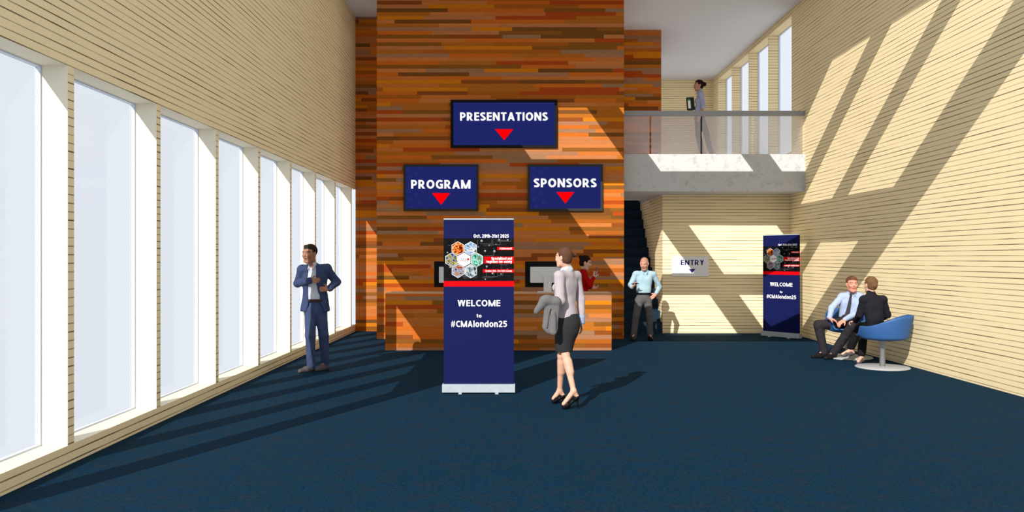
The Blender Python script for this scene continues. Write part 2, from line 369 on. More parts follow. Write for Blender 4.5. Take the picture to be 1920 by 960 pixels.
# left wall: base, posts and head around nine tall windows
def slatbox(bm, *b):
    box(bm, *b)
def wall_with(name, boxes, plain_reveals):
    bm = bmesh.new()
    for b in boxes: box(bm, *b)
    bm.normal_update()
    for f in bm.faces:
        f.material_index = 1 if (plain_reveals and abs(f.normal.x) < .5) else 0
    return struct(finish(name, bm, [M['slat'], M['reveal']]))
posts = [6.256+1.554*k for k in range(-1, 8)]
bx = [(XLO, XL, 4.702, 17.64, 0, .15), (XLO, XL, 4.702, 17.64, 3.08, ZC)]
for p in posts: bx.append((XLO, XL, p, p+.09, .15, 3.08))
wall_with('wall_left', bx, True)
bx = [(XR, XRO, 4.702, 17.08, 0, ZC), (XR, XRO, 17.08, 24.0, 0, 3.83), (XR, XRO, 17.08, 24.0, 6.69, ZC), (XR, XRO, 23.23, 24.0, 3.83, 6.69)]
rposts = [18.62, 20.18, 21.73]
for p in rposts: bx.append((XR, XRO, p, p+.03, 3.83, 6.69))
wall_with('wall_right', bx, False)
wall_with('wall_back', [(3.0, XR, 23.87, 24.0, 3.675, ZC)], False)
wall_with('wall_entry', [(3.152, XR, 17.18, 17.30, 0, 2.93), (3.152, 3.27, 17.30, 21.3, 0, 2.93)], False)
def window(n, xg, y0, y1, z0, z1, inward, glass):
    # slim frame set at the outer face of the wall, glass in it
    bm = bmesh.new(); a, b = (xg, xg+.043*inward) if inward > 0 else (xg+.043*inward, xg)
    t = .012
    box(bm, a, b, y0, y0+t, z0, z1); box(bm, a, b, y1-t, y1, z0, z1); box(bm, a, b, y0+t, y1-t, z0, z0+t); box(bm, a, b, y0+t, y1-t, z1-t, z1)
    f = struct(finish('window_%d' % n, bm, M['frame']))
    bm = bmesh.new(); box(bm, (a+b)/2-.018, (a+b)/2-.012, y0+t, y1-t, z0+t, z1-t)
    finish('pane', bm, glass, f)
k = 1
for i, p in enumerate(posts):
    y1 = posts[i+1] if i+1 < len(posts) else 17.64
    window(k, XLO, p+.09, y1, .15, 3.08, 1, M['glass']); k += 1
e = [17.08]+rposts
for i in range(4):
    y0 = e[i] if i == 0 else e[i]+.03
    y1 = rposts[i] if i < 3 else 23.23
    window(k, XRO, y0, y1, 3.83, 6.69, -1, M['clear']); k += 1

# ceiling with nine open roof lights, three by three
bm = bmesh.new()
xs = [XLO, -2.045, -.21, .408, 2.28, 2.84, 4.69, XRO]
ys = [4.75, 5.955, 7.69, 8.37, 10.02, 10.74, 12.37, 24.0]
for i in range(7):
    for j in range(7):
        if i % 2 == 1 and j % 2 == 1: continue
        box(bm, xs[i], xs[i+1], ys[j], ys[j+1], ZC, ZC+.02)
bmesh.ops.remove_doubles(bm, verts=bm.verts, dist=1e-5)
seen = {}
for f in list(bm.faces):                                # drop the faces inside the sheet
    kx = tuple(sorted(v.index for v in f.verts))
bm.verts.index_update()
for f in list(bm.faces):
    kx = tuple(sorted(v.index for v in f.verts)); seen.setdefault(kx, []).append(f)
bmesh.ops.delete(bm, geom=[f for g in seen.values() if len(g) > 1 for f in g], context='FACES_ONLY')
struct(finish('ceiling', bm, M['ceiling']))

# wooden core and its two set-back blocks
bm = bmesh.new(); box(bm, -2.69, 2.17, 15.96, 21.3, 0, ZC); struct(finish('wall_core', bm, M['wood']))
bm = bmesh.new(); box(bm, XL, -2.69, 17.64, 21.3, 0, ZC); struct(finish('wall_core_left', bm, M['wood_l']))
bm = bmesh.new(); box(bm, 2.17, 3.39, 18.64, 18.76, 3.675, ZC); box(bm, 3.27, 3.39, 18.76, 21.4, 3.675, ZC)
struct(finish('wall_core_right', bm, M['wood_l']))
# upper floor slab with the stair opening
bm = bmesh.new(); z0, z1 = 2.93, 3.675
box(bm, 2.17, XR, 16.28, 18.92, z0, z1); box(bm, 3.152, XR, 18.92, 21.3, z0, z1); box(bm, 2.17, XR, 21.3, 23.87, z0, z1)
o = struct(finish('floor_upper', bm, M['concrete']))

# staircase
st = empty('staircase', (2.66, 17.2, 0))
tag(st, 'dark navy carpeted staircase climbing between the wooden core and the cream side wall', 'staircase')
for i in range(16):
    y = .25*i
    bm = bmesh.new(); box(bm, -.485, .485, y, y+.25, 0 if i < 8 else .2297*(i-6), .2297*(i+1)); finish('step', bm, M['stair'], st)

# balustrade
bl = empty('glass_balustrade', (4.0, 16.34, 3.675))
tag(bl, 'grey topped glass balustrade along the edge of the upper concrete floor', 'railing')
def rel(o, b): return (b[0]-o.location.x, b[1]-o.location.x, b[2]-o.location.y, b[3]-o.location.y, b[4]-o.location.z, b[5]-o.location.z)
boxobj('handrail', rel(bl, (2.17, 5.845, 16.285, 16.36, 4.45, 4.547)), M['rail'], bl, .006)
gx = [2.175]
for px in (1219.5, 1315, 1411): gx += [(px-1.8-CX)/F_PX*16.31, (px+1.8-CX)/F_PX*16.31]
gx.append(5.80)
for i in range(4): boxobj('glass_panel', rel(bl, (gx[2*i], gx[2*i+1], 16.305, 16.317, 3.675, 4.45)), M['balglass'], bl)

# ------------------------------------------------------------------ reception desk and what stands on it
dk = empty('reception_desk', (-.26, 14.3, 0))
tag(dk, 'long reception desk clad in mixed brown wood strips before the core wall', 'desk')
bm = bmesh.new(); box(bm, -1.954, 1.95, -.3, -.24, 0, .978); box(bm, -1.954, -1.894, -.24, .3, 0, .978); box(bm, 1.89, 1.95, -.24, .3, 0, .978)
finish('front_panel', bm, M['wood_d'], dk)
bm = bmesh.new(); box(bm, -1.954, 1.95, -.3, .3, .978, .993); finish('worktop', bm, M['desk_edge'], dk)
def monitor(xc, yc, zb, label, rz=0):
    r = empty('computer_monitor', (xc, yc, zb), rz)
    tag(r, label, 'monitor', 'monitors on the reception desk')
    boxobj('bezel', (-.395, .395, -.01, .03, .085, .54), M['black'], r, .004)
    bm = bmesh.new(); box(bm, -.305, .305, -.05, -.01, .165, .445); bevel(bm, .006); finish('housing', bm, M['mon_grey'], r)
    boxobj('stand', (-.07, .07, -.075, -.045, .01, .30), M['mon_grey'], r, .004)
    boxobj('foot', (-.18, .18, -.16, .03, 0, .014), M['mon_grey'], r, .004)
    return r
monitor(J(1026.5, 500, 14.3)[0], 14.3, .993, 'black monitor on the desk, seen from behind past the woman in the striped blouse')
monitor(J(856, 500, 14.3)[0], 14.3, .993, 'black monitor on the desk, mostly hidden behind the welcome banner')

# ------------------------------------------------------------------ wall screens
def wall_screen(px0, px1, py0, py1, text, tw, th, tpx, tpy, tri, label, frame_px, framemat, circles=None):
    Yw = 15.96; c = J((px0+px1)/2, (py0+py1)/2, Yw-.05); s = F_PX/(Yw-.05)
    r = empty('wall_screen', (c[0], Yw, c[2]))
    tag(r, label, 'screen', 'screens on the wooden core wall')
    w, h, f = (px1-px0)/s/2, (py1-py0)/s/2, frame_px/s
    bm = bmesh.new(); y0, y1 = -.05, 0
    box(bm, -w, w, y0, y1, h-f, h); box(bm, -w, w, y0, y1, -h, -h+f); box(bm, -w, -w+f, y0, y1, -h+f, h-f); box(bm, w-f, w, y0, y1, -h+f, h-f)
    finish('bezel', bm, framemat, r)
    bm = bmesh.new(); box(bm, -w+f, w-f, -.044, -.004, -h+f, h-f)
    if circles:
        for (cx, cy) in circles:
            X = (cx-(px0+px1)/2)/s; Z = -(cy-(py0+py1)/2)/s
            n = 12; vi = []
            for q in range(n):
                a = 2*math.pi*q/n
                vi.append((bm.verts.new((X+.024*math.cos(a), -.0446, Z+.024*math.sin(a))), bm.verts.new((X+.033*math.cos(a), -.0446, Z+.033*math.sin(a)))))
            for q in range(n):
                a, b = vi[q], vi[(q+1) % n]; fc = bm.faces.new((a[0], a[1], b[1], b[0])); fc.material_index = 1
    finish('display', bm, [M['screen'], M['screen_c']], r)
    lettering('lettering', text, (tpx-(px0+px1)/2)/s, -(tpy-(py0+py1)/2)/s, tw/s, th/s, -.0445, M['screen_w'], r, bold=.028)
    (ax, ay, aw, ah) = tri; X = (ax-(px0+px1)/2)/s; Z = -(ay-(py0+py1)/2)/s
    prismobj('arrow', [(X-aw/2/s, Z), (X, Z-ah/s), (X+aw/2/s, Z)], -.046, -.0445, M['screen_r'], r)
    return r
wall_screen(845, 1045, 187, 277, 'PRESENTATIONS', 164.5, 15.6, 944.7, 218.3, (945.3, 242, 35, 21), 'large black framed PRESENTATIONS screen, topmost on the wooden wall', 5, M['black'])
cir = [(766,317.5),(780,326),(788,313.5),(768,334),(766,357.5),(780,366),(768,374),(787,381),(772,390)]
wall_screen(756.5, 897, 308, 395.5, 'PROGRAM', 111.5, 16.2, 826.4, 345.4, (827, 362, 34, 22), 'black framed PROGRAM screen, lower left of the PRESENTATIONS screen', 4.6, M['blackm'], cir)
wall_screen(989.5, 1130.5, 308, 395.5, 'SPONSORS', 117.5, 16.4, 1059.7, 342.8, (1060, 360, 34, 21.5), 'black framed SPONSORS screen, lower right of the PRESENTATIONS screen', 4.6, M['blackm'],
            [(999,314.5),(1013.5,324),(1022,313),(1001,331),(999,355),(1013.5,363.5),(1001,372),(1020,379),(1005,387)])

# entry sign on the cream wall
r = empty('entry_sign', (J(1294.5, 499.5, 17.15)[0], 17.18, J(0, 499.5, 17.15)[2])); s = F_PX/17.15
tag(r, 'white ENTRY sign with a small navy arrow on the cream slatted wall', 'sign')
boxobj('board', (-34.5/s, 34.5/s, -.03, 0, -18.5/s, 18.5/s), M['signwhite'], r)
lettering('lettering', 'ENTRY', 3.7/s, 7.3/s, 43.5/s, 9.7/s, -.0305, M['signnavy'], r, T=.19)
prismobj('arrow', [(-3.2/s, -4.8/s), (3/s, -12.2/s), (9.4/s, -4.8/s)], -.032, -.0305, M['signnavy'], r)

# ------------------------------------------------------------------ roll-up banners
def make_banner(loc, rz, label):
    r = empty('roll_up_banner', loc, rz); tag(r, label, 'banner', 'roll-up banners')
    W = .415; H0, H1 = .107, 2.06; sp = F_PX/9.6
    def X(px): return (px-897.7)/sp
    def Z(py): return 1.6-(py-CY)/sp
    bm = bmesh.new(); box(bm, -.43, .43, -.06, .06, .012, .107); bevel(bm, .006); finish('base', bm, M['alu'], r)
    for sx in (-.215, .215): boxobj('foot', (sx-.02, sx+.02, -.11, .11, 0, .014), M['alu'], r, .003)
    bm = bmesh.new(); lathe(bm, [(0, .1), (.008, .1), (.008, 2.04), (0, 2.04)], 12, (0, .03)); finish('pole', bm, M['alu'], r)
    boxobj('sheet', (-W, W, -.003, .0, .1, 2.05), M['navy'], r)
    boxobj('top_rail', (-W, W, -.012, .012, 2.047, 2.062), M['alu'], r, .002)
    y = -.0035
    zt, zb = Z(447), Z(527)
    bm = bmesh.new(); box(bm, -W, W, y-.001, y, zb, zt)     # the picture with its circuit tracks and dots
    rr = random.Random(3)
    for _ in range(26):
        x = rr.uniform(-W+.02, W-.1); z = rr.uniform(zb+.02, zt-.02); l = rr.uniform(.04, .18)
        box(bm, x, min(W-.01, x+l), y-.0018, y-.001, z, z+.0035, 1)
        x2 = min(W-.01, x+l); z2 = min(zt-.01, z+rr.uniform(.03, .14)); box(bm, x2-.0035, x2, y-.0018, y-.001, z, z2, 1)
    for (px, py, rad) in [(903,451.5,2.2),(936,449.5,1.6),(952,450,1.6),(909.5,470.5,1.8),(927,471,2.2),(839,473.5,1.4),(917,460,1.1),(912.5,499.5,1.8),(923.5,512.5,1.8),(939.5,513.5,1.3),(910,523.5,1.3),(844,501,1.5),(951.5,505,1.2),(930,458,1),(897,463,1)]:
        n = 10; prism(bm, [(X(px)+rad/sp*math.cos(2*math.pi*q/n), Z(py)+rad/sp*math.sin(2*math.pi*q/n)) for q in range(n)], y-.002, y-.001, 2)
    bmesh.ops.recalc_face_normals(bm, faces=bm.faces); finish('picture', bm, [M['ink'], M['inkline'], M['inkdot']], r)
    hx = [(858.5,465.8,'ph0'),(882.5,466,'ph1'),(846.7,487,'ph2'),(870.3,487,'w'),(894.3,487,'ph3'),(858.7,508,'ph4'),(882.7,508.3,'ph5')]
    def hexa(cx, cy, R): return [(X(cx)+R/sp*math.cos(math.radians(90+60*q)), Z(cy)+R/sp*math.sin(math.radians(90+60*q))) for q in range(6)]
    for cx, cy, mk in hx:
        b = prismobj('hexagon_photo', hexa(cx, cy, 13.2), y-.003, y-.001, M['white'], r)
        prismobj('photo' if mk != 'w' else 'logo_field', hexa(cx, cy, 12.5), y-.004, y-.003, M[mk] if mk != 'w' else M['white'], b)
    b = lettering('logo_lettering', 'CMA', X(860.8), Z(486.5), 14.5/sp, 5.2/sp, y-.0042, M['navy'], r, align='L', T=.11, depth=.0006)
    n = 14; bm = bmesh.new(); prism(bm, [(X(877.7)+2.2/sp*math.cos(2*math.pi*q/n), Z(486)+2.2/sp*math.sin(2*math.pi*q/n)) for q in range(n)], y-.005, y-.0042)
    box(bm, X(861.5), X(880), y-.005, y-.0042, Z(490), Z(489.3)); bmesh.ops.recalc_face_normals(bm, faces=bm.faces); finish('logo_mark', bm, M['red'], r)
    boxobj('red_band', (-W, W, y-.001, y, Z(537.2), Z(527)), M['red'], r)
    for (a, b_, c, d) in ((932.5, 463.2, 963.4, 468.8), (908, 481.2, 963.4, 493.8), (905.5, 505, 963.4, 510.8)):
        boxobj('red_label', (X(a), W, y-.003, y-.001, Z(d), Z(b_)), M['red'], r)
    T = lambda s, x, yy, w, h, al, bo: lettering('lettering', s, X(x), Z(yy), w/sp, h/sp, y-.0032, M['white'], r, align=al, T=bo, depth=.0008)
    lettering('lettering', 'Oct. 29th-31st 2025', X(954), Z(442.5), 66/sp, 6.4/sp, y-.0005, M['white'], r, align='R', T=.2)
    T('#CMAlondon25', 960, 466, 23.5, 3.6, 'R', .15)
    T('Specialized and', 960, 484.6, 38.5, 4.7, 'R', .22); T('together for safety', 960, 490.6, 48, 4.7, 'R', .22)
    T('October 29th - 31st 2025 | London', 960, 508, 50, 3.4, 'R', .15)
    lettering('lettering', 'WELCOME', X(898), Z(568.3), 80/sp, 11.7/sp, y-.0005, M['white'], r, T=.18)
    lettering('lettering', 'to', X(898.2), Z(592), 9.2/sp, 6.6/sp, y-.0005, M['white'], r, T=.2)
    lettering('lettering', '#CMAlondon25', X(898), Z(607.3), 105/sp, 11.6/sp, y-.0005, M['white'], r, T=.18)
    return r
ban = make_banner((J(897.7, 0, 9.6)[0], 9.6, 0), 0, 'navy welcome roll-up banner in the middle of the carpet before the desk')
pa, pb = np.array([J(1433, 0, 16.55)[0], 16.55]), np.array([J(1497.5, 0, 15.95)[0], 15.95])
b2 = copy_tree(ban); mid = (pa+pb)/2
b2.location = (mid[0], mid[1], 0); d = pb-pa; b2.rotation_euler = (0, 0, math.atan2(d[1], d[0]))
b2['label'] = 'navy welcome roll-up banner in the far corner beside the right wall, turned to the left'

# ------------------------------------------------------------------ tub chairs
def make_chair(loc, ang, label):
    r = empty('tub_chair', loc, ang); tag(r, label, 'chair', 'blue tub chairs by the right wall')   # faces +x before turning
    bm = bmesh.new(); lathe(bm, [(0, 0), (.365, 0), (.373, .008), (.373, .014), (.362, .022), (.06, .026), (0, .026)], 64); finish('base', bm, M['chair_metal'], r, True)
    bm = bmesh.new(); lathe(bm, [(0, .02), (.04, .02), (.04, .30), (.043, .30), (.043, .385), (.09, .40), (0, .40)], 32); finish('stem', bm, M['chair_metal'], r, True)
    bm = bmesh.new(); nt_, na = 18, 64; g = []
    def rim(a):
        c = abs(math.atan2(math.sin(a), math.cos(a)))  # 0 = front, pi = back
        def ss(e0, e1, x):
            t = max(0, min(1, (x-e0)/(e1-e0))); return t*t*(3-2*t)
        return .47+.145*ss(.50, .72, c)+.155*ss(1.0, 2.6, c)
    def rad(a):
        c = math.cos(a); return .345+(.035*max(0, -c))**1.0*1.2 + .01*abs(c)
    for i in range(nt_+1):
        t = i/nt_; row = []
        for j in range(na):
            a = 2*math.pi*j/na
            if t < .5:
                u = t/.5; rr = rad(a)*.9*math.sin(u*math.pi/2); z = .395+.06*(1-math.cos(u*math.pi/2))
            else:
                u = (t-.5)/.5; h = rim(a)-.455; rr = rad(a)*(.9+.10*math.sin(u*math.pi/2)+.05*u*u*max(0, -math.cos(a))); z = .455+h*u
            row.append(bm.verts.new((rr*math.cos(a), rr*math.sin(a), z)))
        g.append(row)
    for i in range(nt_):
        for j in range(na):
            k = (j+1) % na
            if i == 0:
                if j % 1 == 0: pass
            try: bm.faces.new((g[i][j], g[i][k], g[i+1][k], g[i+1][j]))
            except ValueError: pass
    bmesh.ops.remove_doubles(bm, verts=bm.verts, dist=1e-5); bmesh.ops.recalc_face_normals(bm, faces=bm.faces)
    bmesh.ops.solidify(bm, geom=list(bm.faces), thickness=.022)
    bmesh.ops.recalc_face_normals(bm, faces=bm.faces)
    finish('shell', bm, M['chair_blue'], r, True)
    bm = bmesh.new(); lathe(bm, [(0, .425), (.25, .43), (.27, .445), (.28, .46), (.265, .475), (.2, .48), (0, .48)], 48); finish('seat_pad', bm, M['chair_blue2'], r, True)
    return r
M['chair_metal'] = plain('pale_grey_metal', rgb(186, 186, 188, 1.6), .5, .3)
M['chair_blue'] = plain('blue_shell', rgb(52, 98, 158, 1.7), .55, .3)
M['chair_blue2'] = plain('blue_seat_fabric', rgb(40, 80, 138, 1.7), .85, .1)
CH1 = (J(1654.5, 0, 11.78)[0], 11.78, 0); CH2 = (J(1590, 0, 12.97)[0], 12.97, 0)
make_chair(CH1, math.atan2(.55, -.83), 'blue tub chair on a round grey foot, the nearer one, holding the woman in black')
make_chair(CH2, math.atan2(-.88, -.45), 'blue tub chair behind, under the seated man in shirt and tie')

# ------------------------------------------------------------------ light, air, camera
w = bpy.data.worlds.new('sky'); SC.world = w; w.use_nodes = True
bg = w.node_tree.nodes['Background']; bg.inputs[0].default_value = (.84, .90, 1.0, 1); bg.inputs[1].default_value = 1.0
ld = bpy.data.lights.new('sun', 'SUN'); ld.energy = SUN_E; ld.angle = math.radians(.15); ld.color = (1, .97, .92)
lo = bpy.data.objects.new('sun', ld); COL.objects.link(lo); lo.location = (-5, -10, 12)
lo.rotation_euler = Vector((.459, 1, -.635)).to_track_quat('-Z', 'Y').to_euler()
cd = bpy.data.cameras.new('camera'); cam = bpy.data.objects.new('camera', cd); COL.objects.link(cam); SC.camera = cam
cd.sensor_fit = 'HORIZONTAL'; cd.sensor_width = 36; cd.lens = 36*F_PX/1920
cd.shift_x = -(CX-960)/1920; cd.shift_y = (CY-480)/1920; cd.clip_end = 200
cam.location = (0, 0, CAM_H); cam.rotation_euler = (math.pi/2, 0, 0)
vs = SC.view_settings; vs.view_transform = 'Standard'; vs.look = 'None'; vs.gamma = 1; vs.exposure = 0; vs.use_curve_mapping = False
SC.cycles.use_denoising = True
SC.cycles.diffuse_bounces = 6; SC.cycles.max_bounces = 10; SC.cycles.transparent_max_bounces = 16

SC.cycles.use_fast_gi = True; SC.cycles.fast_gi_method = 'ADD'
w.light_settings.ao_factor = AO_F; w.light_settings.distance = AO_D
# ------------------------------------------------------------------ soft bodies: distance fields turned into one continuous mesh
def V(*a): return np.array(a, float)
def unit(v): v = np.asarray(v, float); return v/max(np.linalg.norm(v), 1e-9)
class Field:
    def __init__(s, lo, hi, h):
        s.h = h; s.lo = np.asarray(lo, float); n = np.maximum(4, np.ceil((np.asarray(hi)-s.lo)/h).astype(int)+1); s.n = n
        s.ax = [s.lo[i]+h*np.arange(n[i]) for i in range(3)]
        s.f = np.full(tuple(n), .5, np.float32)
    def _win(s, lo, hi):
        sl = []
        for i in range(3):
            a = int(np.clip(np.floor((lo[i]-s.lo[i])/s.h), 0, s.n[i])); b = int(np.clip(np.ceil((hi[i]-s.lo[i])/s.h)+1, 0, s.n[i])); sl.append(slice(a, b))
        X = s.ax[0][sl[0]][:, None, None]; Y = s.ax[1][sl[1]][None, :, None]; Z = s.ax[2][sl[2]][None, None, :]
        return tuple(sl), X, Y, Z
    def _put(s, sl, d, k, op):
        g = s.f[sl]
        if g.size == 0: return
        if op == 'u':
            if k > 0: h = np.clip(.5+.5*(d-g)/k, 0, 1); s.f[sl] = d+(g-d)*h-k*h*(1-h)
            else: s.f[sl] = np.minimum(g, d)
        else:
            d = -d
            if k > 0: h = np.clip(.5-.5*(d-g)/k, 0, 1); s.f[sl] = d+(g-d)*h+k*h*(1-h)
            else: s.f[sl] = np.maximum(g, d)
    def cap(s, a, b, ra, rb=None, k=.02, n=None, fl=1.0, op='u'):
        rb = ra if rb is None else rb; a = np.asarray(a, float); b = np.asarray(b, float); r = max(ra, rb)+k+3*s.h
        sl, X, Y, Z = s._win(np.minimum(a, b)-r, np.maximum(a, b)+r)
        ab = b-a; L2 = max(ab @ ab, 1e-9)
        px, py, pz = X-a[0], Y-a[1], Z-a[2]
        t = np.clip((px*ab[0]+py*ab[1]+pz*ab[2])/L2, 0, 1)
        qx, qy, qz = px-t*ab[0], py-t*ab[1], pz-t*ab[2]
        d2 = qx*qx+qy*qy+qz*qz
        if n is not None and fl != 1.0:
            n = np.asarray(n, float); n = n-ab*(n @ ab)/L2; n = unit(n); w = qx*n[0]+qy*n[1]+qz*n[2]; d2 = d2+w*w*(1/fl**2-1)
        s._put(sl, np.sqrt(d2)-(ra+(rb-ra)*t), k, op); return s
    def ell(s, c, r, R=None, k=.015, op='u'):
        c = np.asarray(c, float); r = np.asarray(r, float); R = np.eye(3) if R is None else R; m = r.max()+k+3*s.h
        sl, X, Y, Z = s._win(c-m, c+m); px, py, pz = X-c[0], Y-c[1], Z-c[2]
        q = 0
        for i in range(3):
            u = (px*R[0, i]+py*R[1, i]+pz*R[2, i])/r[i]; q = q+u*u
        q = np.sqrt(q); s._put(sl, (q-1)*r.min()*1.0*np.ones_like(q), k, op); return s
    def bx(s, c, hs, R=None, rd=.005, k=.0, op='u'):
        c = np.asarray(c, float); hs = np.asarray(hs, float); R = np.eye(3) if R is None else R; m = np.linalg.norm(hs)+rd+k+3*s.h
        sl, X, Y, Z = s._win(c-m, c+m); px, py, pz = X-c[0], Y-c[1], Z-c[2]
        o = 0; ins = -9
        for i in range(3):
            u = np.abs(px*R[0, i]+py*R[1, i]+pz*R[2, i])-(hs[i]-rd); o = o+np.maximum(u, 0)**2; ins = np.maximum(ins, u)
        s._put(sl, np.sqrt(o)+np.minimum(ins, 0)-rd, k, op); return s
    def cut(s, p, n):                                    # keep what lies behind the plane
        n = unit(n); X, Y, Z = s.ax[0][:, None, None], s.ax[1][None, :, None], s.ax[2][None, None, :]
        d = (X-p[0])*n[0]+(Y-p[1])*n[1]+(Z-p[2])*n[2]; s.f = np.maximum(s.f, d.astype(np.float32)); return s
    def wrinkle(s, amp, fr, seed=0, zs=1.0):
        X, Y, Z = s.ax[0][:, None, None], s.ax[1][None, :, None], s.ax[2][None, None, :]; r = np.random.RandomState(seed)
        w = 0
        for q in range(4):
            d = r.randn(3); d /= np.linalg.norm(d); d[2] *= zs; f0 = fr*(1+.7*q)
            w = w+np.sin((X*d[0]+Y*d[1]+Z*d[2])*f0+r.rand()*6+1.3*np.sin((X*d[1]-Z*d[0]+Y*d[2])*f0*.6))/(1+.6*q)
        s.f += (amp*w/2).astype(np.float32); return s
    def mesh(s, name, mat, parent=None, color=None, smooth_it=1):
        f = s.f; n = s.n
        ins = f < 0; cnt = np.zeros((n[0]-1, n[1]-1, n[2]-1), np.int8)
        for dx in (0, 1):
            for dy in (0, 1):
                for dz in (0, 1): cnt += ins[dx:n[0]-1+dx, dy:n[1]-1+dy, dz:n[2]-1+dz]
        act = (cnt > 0) & (cnt < 8); I = np.argwhere(act); idx = np.full(act.shape, -1, np.int64); idx[act] = np.arange(len(I))
        acc = np.zeros((len(I), 3)); num = np.zeros(len(I))
        cs = [(0,0,0),(1,0,0),(0,1,0),(1,1,0),(0,0,1),(1,0,1),(0,1,1),(1,1,1)]
        vals = [f[I[:, 0]+c[0], I[:, 1]+c[1], I[:, 2]+c[2]].astype(float) for c in cs]
        for a, b in ((0,1),(2,3),(4,5),(6,7),(0,2),(1,3),(4,6),(5,7),(0,4),(1,5),(2,6),(3,7)):
            va, vb = vals[a], vals[b]; m = (va < 0) != (vb < 0); t = np.where(m, va/np.where(m, va-vb, 1), 0)
            ca, cb = np.array(cs[a], float), np.array(cs[b], float)
            acc += np.where(m[:, None], ca+(cb-ca)*t[:, None], 0); num += m
        P = s.lo+s.h*(I+acc/num[:, None])
        Q = []
        for axx in range(3):
            u, v = (axx+1) % 3, (axx+2) % 3
            sa = [slice(None)]*3; sb = [slice(None)]*3; sa[axx] = slice(0, n[axx]-1); sb[axx] = slice(1, n[axx])
            A_, B_ = ins[tuple(sa)], ins[tuple(sb)]; E = np.argwhere(A_ != B_)
            E = E[(E[:, u] > 0) & (E[:, v] > 0) & (E[:, u] < n[u]-1) & (E[:, v] < n[v]-1)]
            if len(E) == 0: continue
            st = A_[E[:, 0], E[:, 1], E[:, 2]]
            def cell(du, dv):
                e = E.copy(); e[:, u] -= du; e[:, v] -= dv; return idx[e[:, 0], e[:, 1], e[:, 2]]
            q = np.stack([cell(1, 1), cell(0, 1), cell(0, 0), cell(1, 0)], 1); q[~st] = q[~st][:, ::-1]; Q.append(q)
        Q = np.concatenate(Q); Q = Q[(Q >= 0).all(1)]
        for _ in range(smooth_it):                       # one light relaxing pass
            sm = np.zeros_like(P); nn = np.zeros(len(P))
            for a, b in ((0, 1), (1, 2), (2, 3), (3, 0)):
                np.add.at(sm, Q[:, a], P[Q[:, b]]); np.add.at(nn, Q[:, a], 1); np.add.at(sm, Q[:, b], P[Q[:, a]]); np.add.at(nn, Q[:, b], 1)
            P = P*.5+.5*sm/np.maximum(nn, 1)[:, None]
        me = bpy.data.meshes.new(name); me.vertices.add(len(P)); me.vertices.foreach_set('co', P.ravel())
        me.loops.add(Q.size); me.loops.foreach_set('vertex_index', Q.ravel().astype(np.int32))
        me.polygons.add(len(Q)); me.polygons.foreach_set('loop_start', np.arange(0, Q.size, 4, dtype=np.int32)); me.polygons.foreach_set('loop_total', np.full(len(Q), 4, np.int32))
        me.polygons.foreach_set('use_smooth', np.ones(len(Q), bool)); me.update(calc_edges=True); me.validate()
        me.materials.append(mat)
        if color is not None:
            at = me.color_attributes.new('Col', 'FLOAT_COLOR', 'POINT'); at.data.foreach_set('color', color(P).astype(np.float32).ravel())
        o = bpy.data.objects.new(name, me); COL.objects.link(o); o.parent = parent
        return o
def bounds(pts, pad):
    p = np.array(pts); return p.min(0)-pad, p.max(0)+pad
def frame(f, up=(0, 0, 1)):
    """columns: right-hand side of the figure, forward, up"""
    f = unit(f); up = np.asarray(up, float); r = unit(np.cross(f, up)); u = np.cross(r, f); return np.stack([r, f, u], 1)

def add_head(F, c, R, s, neck, neck_r=.054, k=.012):
    T = lambda x, y, z: c+R @ (V(x, y, z)*s)
    F.ell(T(0, -.014, .034), V(.073, .092, .083)*s, R, k)
    F.ell(T(0, .022, -.03), V(.060, .068, .084)*s, R, .02)
    F.cap(T(-.026, .052, -.092), T(.026, .052, -.092), .022*s, k=.02)
    F.cap(T(0, .060, -.098), T(0, .064, -.102), .018*s, k=.015)
    for q in (-1, 1):
        F.cap(T(q*.05, -.005, -.035), T(q*.042, .02, -.078), .018*s, k=.02)
        F.ell(T(q*.036, .064, -.022), V(.024, .022, .024)*s, R, .015)
        F.cap(T(q*.012, .083, .030), T(q*.045, .072, .030), .009*s, k=.012)
        F.ell(T(q*.031, .098, .012), V(.015, .014, .010)*s, R, .010, 's')
        F.ell(T(q*.031, .0765, .011), V(.014, .0125, .0115)*s, R, .003)
        F.ell(T(q*.076, -.010, -.004), V(.009, .018, .031)*s, R, .006)
        F.ell(T(q*.009, .092, -.019), V(.009, .009, .007)*s, R, .006)
    F.cap(T(0, .080, .024), T(0, .098, -.016), .008*s, .0105*s, .010)
    F.cap(T(-.018, .081, -.047), T(.018, .081, -.047), .008*s, k=.006)
    F.cap(T(-.014, .080, -.057), T(.014, .080, -.057), .009*s, k=.006)
    F.cap(T(0, -.02, -.05), neck, neck_r, neck_r*1.08, k=.025)
